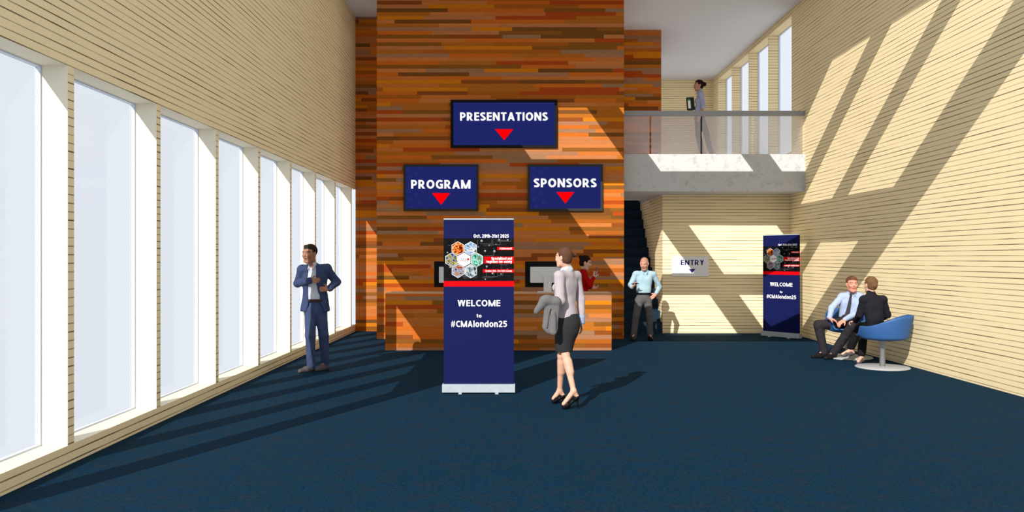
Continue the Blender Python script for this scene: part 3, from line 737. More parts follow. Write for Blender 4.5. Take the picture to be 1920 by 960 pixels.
def head_color(c, R, s, skin, lips, brow, iris, hair=None, stubble=None):
    sk, lp, br, ir = [np.array(x[:3]) for x in (skin, lips, brow, iris)]
    def fn(P):
        q = (P-c) @ R/s; x, y, z = q[:, 0], q[:, 1], q[:, 2]; C = np.ones((len(P), 4)); C[:, :3] = sk
        inh = (np.abs(z) < .14) & (np.abs(x) < .1) & (np.abs(y) < .13)
        def mix(m, col, a=1.0): w = (m*a)[:, None]; C[:, :3] = C[:, :3]*(1-w)+np.array(col)[:3]*w
        front = y > .04
        soft = lambda d, w: np.clip(1-d/w, 0, 1)
        if stubble is not None: mix(inh & front & (z < -.03) & (z > -.115) & (np.abs(x) < .07), stubble, .18); mix(inh & (y > -.01) & (z < -.02) & (z > -.11) & (np.abs(x) > .03), stubble, .16)
        for e in (-1, 1):
            mix(inh & front & (((x-e*.031)/.0135)**2+((z-.011)/.0058)**2 < 1), (.42, .38, .36), 1)
            mix(inh & front & (((x-e*.031)/.0062)**2+((z-.011)/.0062)**2 < 1), ir, 1)
            mix(inh & front & (np.abs(x-e*.031) < .018) & (np.abs(z-.0185) < .0022), br, .7)
            mix(inh & front & (np.abs(x-e*.031) < .022) & (np.abs(z-(.033-.15*np.abs(x-e*.031))) < .0052), br, .8)
        mix(inh & front & (np.abs(x) < .026) & (np.abs(z+.052) < .011-.16*np.abs(x)), lp, 1)
        mix(inh & front & (np.abs(x) < .024) & (np.abs(z+.0515) < .0022), lp*.35, .8)
        mix(inh & front & (((np.abs(x)-.04)/.02)**2+((z+.02)/.018)**2 < 1), lp, .05)
        if hair is not None: mix(inh & ((z > .055-.25*np.maximum(y, -.2)*0) & (y < .075)) | (inh & (y < -.01) & (z > -.045) & (np.abs(x) < .074)), hair, .35)
        return C
    return fn
def add_hand(F, w, d, n, s=1.0, curl=(.25, .45, .35), side=1, spread=.10, thumb=(.5, .35), per=None):
    """w wrist, d along the palm, n out of the palm's inner face; side = +1/-1 says on which side the thumb sits"""
    d = unit(d); n = unit(n-d*(n @ d)); x = np.cross(d, n)*side      # x points to the thumb side
    P = lambda a, b, c: w+(x*a+d*b+n*c)*s
    for q in (-.026, -.009, .009, .026):
        F.cap(P(q*.6, .004, 0), P(q, .078, 0), .013*s, .0115*s, .010, n=n, fl=.95)
    F.cap(P(0, -.02, 0), P(0, .03, 0), .024*s, .024*s, .015, n=n, fl=.7)
    F.cap(P(.020, .02, .008), P(.022, .045, .010), .015*s, .013*s, .012)
    for i, (q, ln) in enumerate(((.027, .070), (.009, .078), (-.009, .073), (-.026, .057))):
        cc = curl if per is None else per[i]
        p = P(q, .080, 0); ang = 0.0; sp = q*spread*8
        for j, (fr, r) in enumerate(((.45, .0088), (.30, .0080), (.25, .0070))):
            ang += cc[j]*math.pi/2
            dv = unit(d*math.cos(ang)+n*math.sin(ang)+x*sp*.5*math.cos(ang)); p2 = p+dv*ln*fr*s
            F.cap(p, p2, r*s, (r-.0006)*s, .0035); p = p2
    p = P(.030, .022, .006); a = thumb
    dv = unit(x*math.cos(a[0])*.8+d*.75+n*a[1]); p2 = p+dv*.036*s; F.cap(p, p2, .0125*s, .0105*s, .008)
    dv = unit(x*math.cos(a[0])*.3+d*.9+n*(a[1]+.25)); p3 = p2+dv*.028*s; F.cap(p2, p3, .0098*s, .0078*s, .004)

def torso(F, j, off=0, w=1.0, depth=.62, k=.04, hip=True):
    f = j['f']; n = f
    F.cap(j['sh1'], j['sh2'], .052+off, k=k)
    F.cap(j['neck'], j['chest'], .055+off, .10*w+off, k, n=n, fl=.8)
    side = unit(j['sh2']-j['sh1'])
    for q in (-1, 1):
        F.cap(j['chest']+side*q*.062*w, j['waist']+side*q*.045*w, .098*w+off, .085*w+off, k, n=n, fl=depth+.25)
    if hip: F.cap(j['waist'], j['pelvis'], .115*w+off, .125*w+off, k, n=n, fl=.78)

def human(j, skin, head=None, label='', extra=None, res=.005, bare=True, legs=True, leg=(.07, .05, .046, .030), w=1.0, armr=(.043, .036, .034, .024), color=None, bust=0):
    """the bare figure, one continuous surface; clothes come on top as its children"""
    pts = [v for k, v in j.items() if isinstance(v, np.ndarray) and k not in ('f', 'hf', 'hup')]
    lo, hi = bounds(pts, .16); F = Field(lo, hi, res)
    torso(F, j, -.012, w)
    if bust:
        r = unit(np.cross(j['f'], V(0, 0, 1)))
        for q in (-1, 1): F.ell(j['chest']+r*q*.06+j['f']*.055-V(0, 0, .03), V(.04, .04, .04), k=.03)
    for a in '12':
        F.cap(j['sh'+a], j['el'+a], armr[0], armr[1], .02); F.cap(j['el'+a], j['wr'+a], armr[2], armr[3], .015)
        if 'hd'+a in j:
            hd = j['hd'+a]; add_hand(F, j['wr'+a], **hd)
        if legs:
            F.cap(j['hip'+a], j['kn'+a], leg[0], leg[1], .03); F.cap(j['kn'+a], j['an'+a], leg[1]*.95, leg[3], .02)
            up = unit(j['kn'+a]-j['an'+a]); cf = j.get('calf'+a, -j['f'])
            F.cap(j['kn'+a]*.82+j['an'+a]*.18+cf*.012, j['kn'+a]*.55+j['an'+a]*.45+cf*.016, leg[2], leg[2]*.8, .03)
            if bare: F.cap(j['an'+a], j['toe'+a], .028, .022, .02); F.cap(j['an'+a], j.get('heel'+a, j['an'+a]-V(0, 0, .04)), .026, .024, .015)
            else: F.cap(j['an'+a], (j['toe'+a]*.75+j['an'+a]*.25)*V(1, 1, 0)+V(0, 0, j['toe'+a][2]-.005), .024, .018, .01)
    R = frame(j['hf'], j.get('hup', (0, 0, 1))); s = j['hs']
    add_head(F, j['head'], R, s, j['neck'], j.get('neck_r', .054))
    if extra: extra(F)
    col = head_color(j['head'], R, s, skin, *head)
    o = F.mesh('person', M['skin'], None, col)
    o['R'] = 0; del o['R']
    return o, R
def garment(name, j_pts, fn, mat, parent, res=.007, pad=.2, sm=1, color=None):
    lo, hi = bounds(j_pts, pad); F = Field(lo, hi, res); fn(F); return F.mesh(name, mat, parent, color, sm)
def cloth(name, col, k=1.0, rough=.85, var=.10, scale=18, bump=.25, bs=60):
    return plain(name, rgb(*col, k), rough, .08, 0, var, scale, bump, bs)
M['skin'] = vcol('skin', .55, .25)
def shoe(name, an, toe, zf, mat, parent, w=.043, h=.075, cuff=.045, sole=True):
    d = toe-an; d = unit(V(d[0], d[1], 0)); side = V(-d[1], d[0], 0); base = V(an[0], an[1], zf); L_ = np.linalg.norm((toe-an)[:2])
    def fn(F):
        F.cap(base-d*.045+V(0, 0, .034), base+d*(L_*.55)+V(0, 0, .034), w*.82, w*.95, .02)
        F.cap(base+d*(L_*.5)+V(0, 0, .030), base+d*(L_+.035)+V(0, 0, .026), w*.98, w*.66, .02)
        F.cap(base+V(0, 0, .05), V(an[0], an[1], max(zf+h, an[2]+.01)), w*.85, cuff, .02)
        F.cap(base+V(0, 0, .05), base+d*(L_*.45)+V(0, 0, .05), w*.85, w*.7, .02)
        F.cap(base+d*.03+V(0, 0, .055), base+d*(L_*.6)+V(0, 0, .045), w*.7, w*.5, .02)
        F.cut(base+V(0, 0, .004), (0, 0, -1))
    return garment(name, [base-d*.06, base+d*(L_+.05), an], fn, mat, parent, .005, .07)
def collar(F, j, r, z0=-.02, h=.035):
    n = j['neck']; u = unit(j['head']-n); F.cap(n+u*z0, n+u*(z0+h), r*1.12, r, .012)
    f = j['f']; sd = unit(np.cross(f, V(0, 0, 1)))
    F.ell(n+f*(r+.012)+V(0, 0, .020), V(.026, .03, .042), frame(f), .006, 's')
    for q in (-1, 1): F.cap(n+sd*q*.045+f*(r*.75)+V(0, 0, .018), n+sd*q*.030+f*(r+.035)+V(0, 0, -.040), .011, .009, .004)
def belt_z(j): return (j['waist']*.6+j['pelvis']*.4)[2]
# ------------------------------------------------------------------ people
def H(d, n, t, **kw):                                    # hand: direction, inner face of the palm, where the thumb points
    d, n = unit(d), unit(n); side = 1 if np.cross(d, unit(n-d*(n @ d))) @ unit(t) > 0 else -1
    return dict(d=d, n=n, side=side, **kw)
KS = 1.45
SK_TAN = (rgb(168, 118, 92, KS), rgb(140, 78, 66, KS), rgb(40, 28, 22, 1), rgb(35, 25, 20, 1))
SK_PALE = (rgb(222, 172, 146, KS), rgb(190, 100, 90, KS), rgb(90, 60, 40, 1), rgb(50, 60, 70, 1))
def put_hair(head, R, s, mat, parent, kind='short', bun=None, res=.005):
    T = lambda x, y, z: head+R @ (V(x, y, z)*s)
    def fn(F):
        F.ell(T(0, -.018, .040), V(.081, .098, .086)*s, R, 0)
        if kind != 'short': F.ell(T(0, -.03, -.015), V(.072, .075, .075)*s, R, .02)
        if kind == 'short':
            F.bx(T(0, .105, -.035), V(.085, .082, .098)*s, R, .03*s, .012, 's')
            F.bx(T(0, .0, -.115), V(.12, .14, .065)*s, R, .02*s, .01, 's')
            for q in (-1, 1): F.ell(T(q*.083, .008, -.025), V(.03, .032, .05)*s, R, .008, 's')
            F.cap(T(-.03, .05, .095), T(.03, .045, .098), .018*s, k=.02)
        else:
            F.bx(T(0, .110, -.035), V(.085, .080, .105)*s, R, .035*s, .012, 's')
            for q in (-1, 1): F.ell(T(q*.083, .02, -.030), V(.03, .045, .05)*s, R, .01, 's')
            F.ell(T(0, .01, -.13), V(.11, .12, .075)*s, R, .01, 's')
        if bun is not None:
            F.ell(bun[0], V(1, 1, 1)*bun[1], None, .012); F.cap(bun[0], T(0, -.08, .02), bun[1]*.7, k=.015)
        F.wrinkle(.0018, 190, 3)
    pts = [T(-.1, -.12, -.12), T(.1, .12, .14)]+([bun[0]] if bun is not None else [])
    return garment('hair', pts, fn, mat, parent, res, .05)
def sleeves(F, j, r0, r1, r2, end=.0, only='12', k=.02):
    for a in only:
        F.cap(j['sh'+a], j['el'+a], r0, r1, k); e = j['wr'+a]+(j['wr'+a]-j['el'+a])*end; F.cap(j['el'+a], e, r1, r2, .015)
def trousers(F, j, th, kn, an, w=.125, drop=-.02, fl=.8, wb=0.0, hem=.05):
    F.cap(j['waist']+V(0, 0, wb), j['pelvis'], w*.93, w, .03, n=j['f'], fl=fl)
    for a in '12':
        F.cap(j['pelvis'], j['hip'+a], w*.7, th, .03)
        F.cap(j['hip'+a], j['kn'+a], th, kn, .03); F.cap(j['kn'+a], j['an'+a]+V(0, 0, drop), kn, an, .02)
    if hem is not None: F.cut(V(0, 0, hem), (0, 0, -1))
def shoulders_pts(j): return [j[k] for k in ('sh1', 'sh2', 'el1', 'el2', 'wr1', 'wr2', 'neck', 'pelvis')]
def legs_pts(j): return [j[k] for k in ('waist', 'hip1', 'hip2', 'kn1', 'kn2', 'an1', 'an2')]

# --- man in the blue suit, walking between the windows
Z = 11.42
j = dict(f=unit(V(-.18, -1, 0)), hf=unit(V(-.42, -.9, -.04)), hs=1.12, head=J(580.5, 476, Z-.06), neck=J(587, 500, Z), chest=J(590, 522, Z), waist=J(591, 556, Z), pelvis=J(591, 577, Z),
         sh1=J(567, 506, Z-.02), sh2=J(613, 504, Z+.02), el1=J(558, 531, Z+.06), el2=J(631, 529, Z+.10), wr1=J(581, 526, Z-.19), wr2=J(617, 541.5, Z-.12),
         hip1=J(582, 582, Z), hip2=J(601, 582, Z+.02), kn1=J(581.5, 629, Z-.06), kn2=J(606.5, 628, Z+.06), an1=J(583, 684, Z+.0), an2=J(609.5, 678, Z+.17))
j['toe1'] = j['an1']+V(-.09, -.15, -.07); j['toe2'] = j['an2']+V(-.06, -.16, -.08)
j['hd1'] = H((1, -.12, .02), (.1, 1, 0), (0, 0, 1), s=1.0, curl=(.2, .35, .3)); j['hd2'] = H((-1, -.12, -.05), (-.1, 1, 0), (0, 0, 1), s=1.05, curl=(.2, .4, .35))
P1, R = human(j, SK_TAN[0], (SK_TAN[1], SK_TAN[2], SK_TAN[3], rgb(40, 28, 22, 1), rgb(70, 50, 44, 1)), bare=False)
tag(P1, 'man in an open navy suit and pale shirt walking beside the tall windows', 'person')
m_suit = cloth('navy_suit', (62, 74, 108), 1.55, var=.10); m_tr = cloth('navy_suit_trousers', (68, 80, 116), 1.55)
m_shirtg = cloth('pale_grey_shirt', (206, 210, 220), 1.6, var=.04)
def f(F):
    torso(F, j, .006, .98, hip=False); F.cap(j['waist'], j['pelvis']+V(0, 0, .03), .134, .136, .03, n=j['f'], fl=.82); collar(F, j, .060, .0, .045)
    F.cut(V(0, 0, belt_z(j)-.012+.006), (0, 0, -1)); F.wrinkle(.002, 40, 1)
garment('shirt', [j[k] for k in ('sh1', 'sh2', 'neck', 'pelvis')], f, m_shirtg, P1, .007, .14)
def f(F):
    torso(F, j, .022, 1.0, hip=False)
    sd = unit(j['sh2']-j['sh1'])
    for q in (-1, 1): F.cap(j['waist']+sd*q*.06, j['pelvis']+sd*q*.085+V(0, 0, -.02), .115, .122, .04, n=j['f'], fl=.80)
    sleeves(F, j, .066, .057, .045, -.08)
    Rf = frame(j['f']); fr = j['f']*.16
    for t in np.linspace(0, 1, 9):                       # open front, shirt showing between the lapels
        c = J(588.5+4.5*t, 499+66*t, Z)+fr; F.bx(c, V(.052+.018*t, .155, .045), Rf, .01, .006, 's')
    for t in np.linspace(0, 1, 5): c = J(594+2*t, 568+12*t, Z)+fr; F.bx(c, V(.055+.05*t, .15, .03), Rf, .01, .02, 's')
    F.cap(j['el1'], j['wr1'], .054, .047, .012); F.cap(j['el2'], j['el2']*.12+j['wr2']*.88, .054, .046, .012)
    F.cut(j['pelvis']+V(0, 0, -.05), (0, 0, -1)); F.wrinkle(.004, 26, 2)
jk = garment('suit_jacket', shoulders_pts(j), f, m_suit, P1, .007, .2)
garment('trousers', legs_pts(j), lambda F: (trousers(F, j, .088, .070, .058, .122), F.wrinkle(.0035, 30, 3)), m_tr, P1, .007, .16)
def f(F): F.cap(j['waist']*.55+j['pelvis']*.45+V(0, 0, .016), j['waist']*.55+j['pelvis']*.45-V(0, 0, .016), .134, .134, 0, n=j['f'], fl=.8)
def belt(jj, mat, P, r=.138, up=.0, hh=.016, fl=.8, res=.006):
    c = jj['waist']*.6+jj['pelvis']*.4+V(0, 0, up); bm = bmesh.new(); Rf = frame(jj['f']); rings = []
    for (rr, z) in ((r, -hh), (r+.003, 0), (r, hh), (r-.02, hh), (r-.02, -hh)):
        rings.append([bm.verts.new(c+Rf @ V(rr*math.cos(2*math.pi*i/40), rr*fl*math.sin(2*math.pi*i/40), z)) for i in range(40)])
    for a in range(5):
        A_, B_ = rings[a], rings[(a+1) % 5]
        for i in range(40): bm.faces.new((A_[i], A_[(i+1) % 40], B_[(i+1) % 40], B_[i]))
    bmesh.ops.recalc_face_normals(bm, faces=bm.faces); finish('belt', bm, mat, P, True)
m_belt = cloth('brown_belt', (66, 52, 48), 1.5, var=.02); m_bbelt = cloth('black_belt', (24, 22, 22), 1.5, var=.02)
belt(j, m_belt, P1, .146, .012, .018, .84)
m_shoe_g = cloth('grey_brown_shoes', (104, 98, 100), 1.9); m_shoe_b = cloth('black_shoes', (34, 32, 34), 1.9, rough=.5)
for a in '12': shoe('shoe', j['an'+a], j['toe'+a], 0, m_shoe_g, P1, .046, .085, .05)
m_hair_d = cloth('dark_hair', (52, 42, 38), 1.7, rough=.6, bump=.4, bs=220); m_hair_b = cloth('brown_hair', (104, 70, 52), 1.9, rough=.6, bump=.4, bs=220); m_hair_k = cloth('black_hair', (36, 20, 20), 1.5, rough=.6, bump=.4, bs=220)
put_hair(j['head'], R, j['hs'], m_hair_d, P1)

# --- woman in striped blouse and black skirt, standing with her back half turned
Z = 8.72
j = dict(f=unit(V(-.72, .69, 0)), hf=unit(V(-.85, .52, -.02)), hs=.90, head=J(1056.5, 483, Z-.02), neck=J(1064, 505, Z), chest=J(1063.5, 534, Z), waist=J(1062, 568, Z), pelvis=J(1065, 594, Z), neck_r=.045,
         sh1=J(1048.5, 518, Z-.11), sh2=J(1081, 518, Z+.11), el1=J(1050, 563, Z-.17), el2=J(1089, 560, Z+.13), wr1=J(1031, 570, Z-.22), wr2=J(1090.5, 603, Z+.08),
         hip1=J(1062, 604, Z-.03), hip2=J(1065, 604, Z+.06), kn1=J(1060.5, 667, Z-.045), kn2=J(1053, 667, Z+.05), an1=J(1075.5, 733, Z-.14), an2=J(1049.5, 732, Z+.17))
j['calf1'] = V(.9, -.3, 0); j['calf2'] = V(.8, -.2, 0)
j['toe1'] = V(*(J(1057, 760, 8.57)[:2]), .055); j['toe2'] = V(*(J(1038, 749, 8.90)[:2]), .055)
j['heel1'] = j['an1']+V(.035, .01, -.06); j['heel2'] = j['an2']+V(.035, .01, -.055)
j['hd1'] = H((-1, -.05, -.25), (0, .3, -1), (0, 1, 0), s=.88, curl=(.3, .5, .4)); j['hd2'] = H((.05, -.05, -1), (-.9, -.2, 0), (-.5, .8, 0), s=.88, curl=(.12, .2, .15))
P2, R = human(j, SK_PALE[0], (SK_PALE[1], SK_PALE[2], SK_PALE[3], rgb(110, 75, 55, 1.8), None), leg=(.058, .044, .045, .027), w=.82, armr=(.036, .032, .030, .022), bust=1)
tag(P2, 'woman in a pale striped blouse and black skirt, jacket over her arm', 'person')
m, nt, out = new_mat('striped_blouse'); p = principled(nt, out, .85, .05)
g = N(nt, 'ShaderNodeNewGeometry'); sx = N(nt, 'ShaderNodeSeparateXYZ'); L(nt, g.outputs['Position'], sx.inputs[0])
fr = mathn(nt, 'FRACT', mathn(nt, 'MULTIPLY', mathn(nt, 'ADD', sx.outputs[0], mathn(nt, 'MULTIPLY', sx.outputs[1], .3)), 75.0)); ls = mathn(nt, 'LESS_THAN', fr, .3)
mx = N(nt, 'ShaderNodeMix', data_type='RGBA'); L(nt, ls, mx.inputs['Factor']); mx.inputs['A'].default_value = rgb(216, 206, 210, 2.05); mx.inputs['B'].default_value = rgb(190, 172, 180, 2.05); L(nt, mx.outputs['Result'], p.inputs['Base Color'])
M['blouse'] = m
def f(F):
    torso(F, j, .006, .80, hip=False); sd = unit(V(j['f'][1], -j['f'][0], 0))
    for q in (-1, 1): F.ell(j['chest']+sd*q*.06+j['f']*.085+V(0, 0, -.03), V(.058, .058, .055), k=.03)
    F.cap(j['waist'], j['pelvis']+V(0, 0, -.0), .098, .122, .04, n=j['f'], fl=.85)
    sleeves(F, j, .050, .046, .034, -.06); F.cap(j['sh1'], j['el1'], .054, .052, .02); F.cap(j['el1'], j['wr1'], .050, .036, .02)
    F.cut(j['pelvis']+V(0, 0, -.03), (.08, 0, -1)); F.wrinkle(.004, 30, 5, .6)
garment('blouse', shoulders_pts(j), f, M['blouse'], P2, .006, .2)
m_coll = cloth('white_collar', (226, 228, 236), 1.9, var=.02)
garment('collar', [j['neck'], j['head']], lambda F: (F.cap(j['neck']+V(0, 0, -.005), j['neck']+unit(j['head']-j['neck'])*.045, .062, .050, 0), F.cap(j['neck']+V(-.06, -.02, -.01), j['neck']+V(-.01, -.05, .01), .02, k=.02)), m_coll, P2, .005, .1)
m_cuff = cloth('pale_blue_cuff', (170, 186, 212), 1.9, var=.02)
garment('cuff', [j['wr2'], j['el2']], lambda F: F.cap(j['wr2']+V(0, 0, -.005), j['wr2']+V(0, 0, .045), .037, .038, 0), m_cuff, P2, .005, .07)
m_skirt = cloth('charcoal_skirt', (56, 56, 58), 1.9, var=.06)
def f(F):
    a, b = J(1065, 592, Z), J(1056.5, 664, Z); F.cap(a, J(1062, 612, Z), .105, .128, .03, n=V(0, 1, 0), fl=.95); F.cap(J(1062, 612, Z), b, .128, .088, .03)
    F.cap(J(1066, 606, Z), J(1064, 618, Z), .12, .115, .04); F.cut(J(1055, 659.5, Z), (0, 0, -1)); F.cut(J(1064, 588, Z), (0, 0, 1)); F.wrinkle(.002, 30, 8)
garment('skirt', [j['pelvis'], j['kn1'], j['kn2']], f, m_skirt, P2, .006, .18)
def pump(an, heel, toe, tip, mat, P, z0=0.0):
    ball = toe*.72+heel*.28; ball = V(ball[0], ball[1], z0+.035); tp = V(toe[0], toe[1], z0+.028)
    def fn(F):
        F.cap(heel+V(0, 0, -.012), ball, .026, .030, .01, n=V(0, 0, 1), fl=.55); F.cap(ball+V(0, 0, .012), tp, .036, .024, .012)
        F.cap(ball, V(tp[0], tp[1], z0+.014), .033, .022, .008); F.cap(heel+V(0, 0, -.01), heel*.5+ball*.5, .028, .024, .012)
        F.cap(heel+V(.004, 0, -.02), V(tip[0], tip[1], z0+.004), .014, .0065, .008)
        bk = unit(V(*(heel-toe)[:2], 0)); up = heel+bk*.018+V(0, 0, .03); s_ = V(-bk[1], bk[0], 0)
        for q in (-1, 1): F.cap(up, heel*.55+ball*.45+s_*q*.026+V(0, 0, .015), .0065, .007, .004)
        F.cut(V(0, 0, z0+.001), (0, 0, -1))
    return garment('shoe', [heel, toe, V(tip[0], tip[1], z0), an], fn, mat, P, .0045, .05)
m_pump = cloth('black_pumps', (20, 19, 20), 1.6, rough=.45, var=.02)
pump(j['an1'], j['heel1'], j['toe1'], V(j['heel1'][0]+.012, j['heel1'][1], 0), m_pump, P2)
pump(j['an2'], j['heel2'], j['toe2'], V(j['heel2'][0]+.012, j['heel2'][1], 0), m_pump, P2)
put_hair(j['head'], R, .92, m_hair_b, P2, 'bun', (J(1077, 478, Z+.02), .026))
# her grey jacket, over the forearm
m_gj = cloth('grey_jacket', (128, 126, 126), 2.0, var=.18, scale=160)
def f(F):
    F.cap(J(1043, 566, Z-.22), J(1021, 563, Z-.24), .055, .050, .03); F.cap(J(1026, 562, Z-.25), J(1008, 582, Z-.26), .052, .030, .02, n=V(.5, -1, 0), fl=.7)
    F.cap(J(1018, 562, Z-.25), J(1005, 585, Z-.26), .030, .022, .02, n=V(.5, -1, 0), fl=.7)
    for a, b, r0 in (((1031, 574), (1026, 612), .058), ((1040, 574), (1036, 618), .056), ((1036, 574), (1030, 616), .050)):
        F.cap(J(*a, Z-.24), J(*b, Z-.24), r0, r0*.95, .02, n=V(0, 1, 0), fl=.42)
    F.cap(J(1031, 578, Z-.28), J(1025, 614, Z-.275), .010, .008, .012); F.cap(J(1037, 588, Z-.272), J(1037, 622, Z-.27), .030, .034, .006, n=V(0, 1, 0), fl=.6)
    F.cut(J(1035, 629, Z), unit(V(-.12, 0, -1))); F.wrinkle(.0045, 34, 4, .5)
gj = garment('draped_jacket', [J(1047, 565, Z-.2), J(1004, 590, Z-.25), J(1035, 630, Z-.25)], f, m_gj, None, .006, .12)
tag(gj, 'folded grey woollen jacket hanging over the forearm of the striped-blouse woman', 'jacket')

# --- receptionist in red behind the desk
Z = 14.98
j = dict(f=unit(V(.85, .35, 0)), hf=unit(V(.93, -.12, -.28)), hup=(.25, 0, 1), hs=1.08, head=J(1098, 493, Z), neck=J(1093.5, 510, Z), chest=J(1094, 526, Z), waist=J(1094, 548, Z), pelvis=J(1093, 566, Z), neck_r=.045,
         sh1=J(1096, 515, Z-.13), sh2=J(1090, 515, Z+.13), el1=J(1105.5, 535, Z-.2), el2=J(1100, 536, Z+.16), wr1=J(1114, 519.5, Z-.16), wr2=J(1110, 540, Z+.1),
         hip1=J(1095, 570, Z-.07), hip2=J(1092, 570, Z+.07))
for a, y in (('1', -.07), ('2', .07)): j['kn'+a] = V(j['pelvis'][0], Z+y, .47); j['an'+a] = V(j['pelvis'][0], Z+y, .10); j['toe'+a] = j['an'+a]+V(.16, .03, -.06)
j['hd1'] = H((.25, 0, 1), (.3, .9, 0), (.9, .2, .4), s=1.0, curl=(.35, .5, .4)); j['hd2'] = H((1, 0, .1), (0, -.5, .8), (0, 0, 1), s=.95)
P3, R = human(j, SK_PALE[0], (SK_PALE[1], rgb(40, 30, 28), SK_PALE[3], rgb(60, 45, 40, 1.8), None), bare=False, w=.85, armr=(.036, .032, .030, .022), bust=1)
tag(P3, 'woman in a red top standing behind the desk, looking at her phone', 'person')
m_red = cloth('red_top', (178, 14, 14), 1.5, var=.06)
def f(F):
    torso(F, j, .010, .84, hip=False); F.cap(j['waist'], j['pelvis'], .105, .122, .04, n=j['f'], fl=.85); sleeves(F, j, .052, .045, .034, -.08); F.cap(j['neck']-V(0, 0, .01), j['neck']+V(.004, 0, .025), .062, .056, .01)
    F.cut(j['pelvis']-V(0, 0, .04), (0, 0, -1)); F.wrinkle(.003, 34, 6)
garment('top', shoulders_pts(j), f, m_red, P3, .007, .18)
m_dk = cloth('dark_trousers', (44, 42, 46), 1.7)
garment('trousers', legs_pts(j), lambda F: trousers(F, j, .085, .062, .05, .118, 0), m_dk, P3, .009, .16)
for a in '12': shoe('shoe', j['an'+a], j['toe'+a], 0, m_shoe_b, P3, .040, .08, .04)
put_hair(j['head'], R, j['hs']*1.02, m_hair_k, P3, 'bun', (J(1088, 481.5, Z), .030))
def phone(c, R_, mat, label, grp=None, hs=(.037, .004, .075)):
    bm = bmesh.new(); box(bm, -hs[0], hs[0], -hs[1], hs[1], -hs[2], hs[2]); bevel(bm, .003)
    o = finish('mobile_phone', bm, mat); o.matrix_world = Matrix.Translation(Vector(c)) @ Matrix([list(map(float, r_)) for r_ in R_]).to_4x4(); tag(o, label, 'phone')
    bm = bmesh.new(); box(bm, -hs[0]+.004, hs[0]-.004, -hs[1]-.0006, -hs[1], -hs[2]+.006, hs[2]-.006); finish('phone_display', bm, M['blackm'], o)
phone(J(1118, 509, Z-.15), frame(unit(V(-.9, .3, 0)), (.35, 0, 1)), plain('violet_phone_case', rgb(120, 60, 130, 1.6)), 'violet phone in the hand of the woman in red')

# --- bald man in pale blue shirt by the stairs
Z = 15.78
j = dict(f=unit(V(-.08, -1, 0)), hf=unit(V(-.38, -.85, -.30)), hup=(-.1, -.25, 1), hs=1.04, head=J(1208, 494.5, Z-.07), neck=J(1209, 509, Z), chest=J(1208, 524, Z), waist=J(1207, 545, Z), pelvis=J(1206.5, 558, Z),
         sh1=J(1191.5, 514, Z), sh2=J(1225, 514, Z), el1=J(1182.5, 534, Z-.02), el2=J(1236.5, 538, Z+.08), wr1=J(1185, 538.5, Z-.22), wr2=J(1230, 551.5, Z-.04),
         hip1=J(1199, 563, Z), hip2=J(1214, 563, Z), kn1=J(1193, 590, Z-.03), kn2=J(1217.5, 590, Z-.03), an1=J(1188.5, 626, Z), an2=J(1218.5, 626, Z))
j['toe1'] = j['an1']+V(-.05, -.17, -.06); j['toe2'] = j['an2']+V(.0, -.17, -.06)
j['hd1'] = H((.45, -.45, .35), (.1, -.2, 1), (.5, .8, .2), s=1.0, curl=(.35, .5, .4)); j['hd2'] = H((-.75, -.15, -.6), (-.2, .9, -.2), (0, -.3, 1), s=1.0, curl=(.1, .15, .1))
P4, R = human(j, rgb(206, 150, 128, KS), (rgb(180, 100, 90, KS), rgb(120, 80, 60), rgb(50, 40, 35), rgb(120, 92, 80, 1.8), rgb(140, 100, 85, 1.6)), bare=False)
tag(P4, 'bald man in a pale blue shirt and grey trousers standing by the stairs', 'person')
m_lb = cloth('pale_blue_shirt', (178, 208, 220), 1.75, var=.03)
def f(F):
    torso(F, j, .010, .94, hip=False); F.cap(j['waist'], j['pelvis'], .134, .136, .04, n=j['f'], fl=.80); sleeves(F, j, .054, .052, .036, -.05)
    collar(F, j, .062, -.01, .045); F.cut(V(0, 0, belt_z(j)), (0, 0, -1)); F.wrinkle(.005, 28, 11)
garment('shirt', shoulders_pts(j), f, m_lb, P4, .007, .2)
m_gt = cloth('grey_trousers', (104, 102, 102), 1.75, var=.05)
garment('trousers', legs_pts(j), lambda F: (trousers(F, j, .082, .066, .060, .132, -.02, .85, .0), F.cut(V(0, 0, belt_z(j)+.01), (0, 0, 1)), F.wrinkle(.0035, 30, 12)), m_gt, P4, .007, .16)
belt(j, m_bbelt, P4, .144, .0, .018, .84)
for a in '12': shoe('shoe', j['an'+a], j['toe'+a], 0, m_shoe_b, P4, .046, .085, .05)
c = j['wr1']+unit(V(.45, -.45, .35))*.10+V(-.01, 0, .022)
phone(c, frame(V(.1, .25, 1), unit(V(.5, -.8, .2))), M['blackm'], 'black phone in the hand of the bald man')

# --- woman with a folder on the upper floor
Z = 16.85; FZ = 3.675
j = dict(f=unit(V(-1, -.12, 0)), hf=unit(V(-1, -.15, -.05)), hs=.97, head=J(1309.5, 160.5, Z), neck=J(1313, 172.5, Z), chest=J(1312.5, 187, Z), waist=J(1311, 205, Z), pelvis=J(1311.5, 218, Z), neck_r=.042,
         sh1=J(1314.5, 178, Z-.14), sh2=J(1313.5, 178, Z+.14), el1=J(1319.5, 199, Z-.18), el2=J(1309, 199, Z+.18), wr1=J(1312.5, 217, Z-.2), wr2=J(1298.5, 205, Z+.04),
         hip1=J(1310.5, 222, Z-.06), hip2=J(1313.5, 222, Z+.06), kn1=J(1309.5, 253, Z-.06), kn2=J(1325, 252, Z+.06))
j['an1'] = V(J(1315, 0, Z)[0], Z-.05, FZ+.10); j['an2'] = V(J(1333.5, 0, Z)[0], Z+.06, FZ+.13); j['toe1'] = j['an1']+V(-.12, -.02, -.065); j['toe2'] = j['an2']+V(-.12, -.02, -.095)
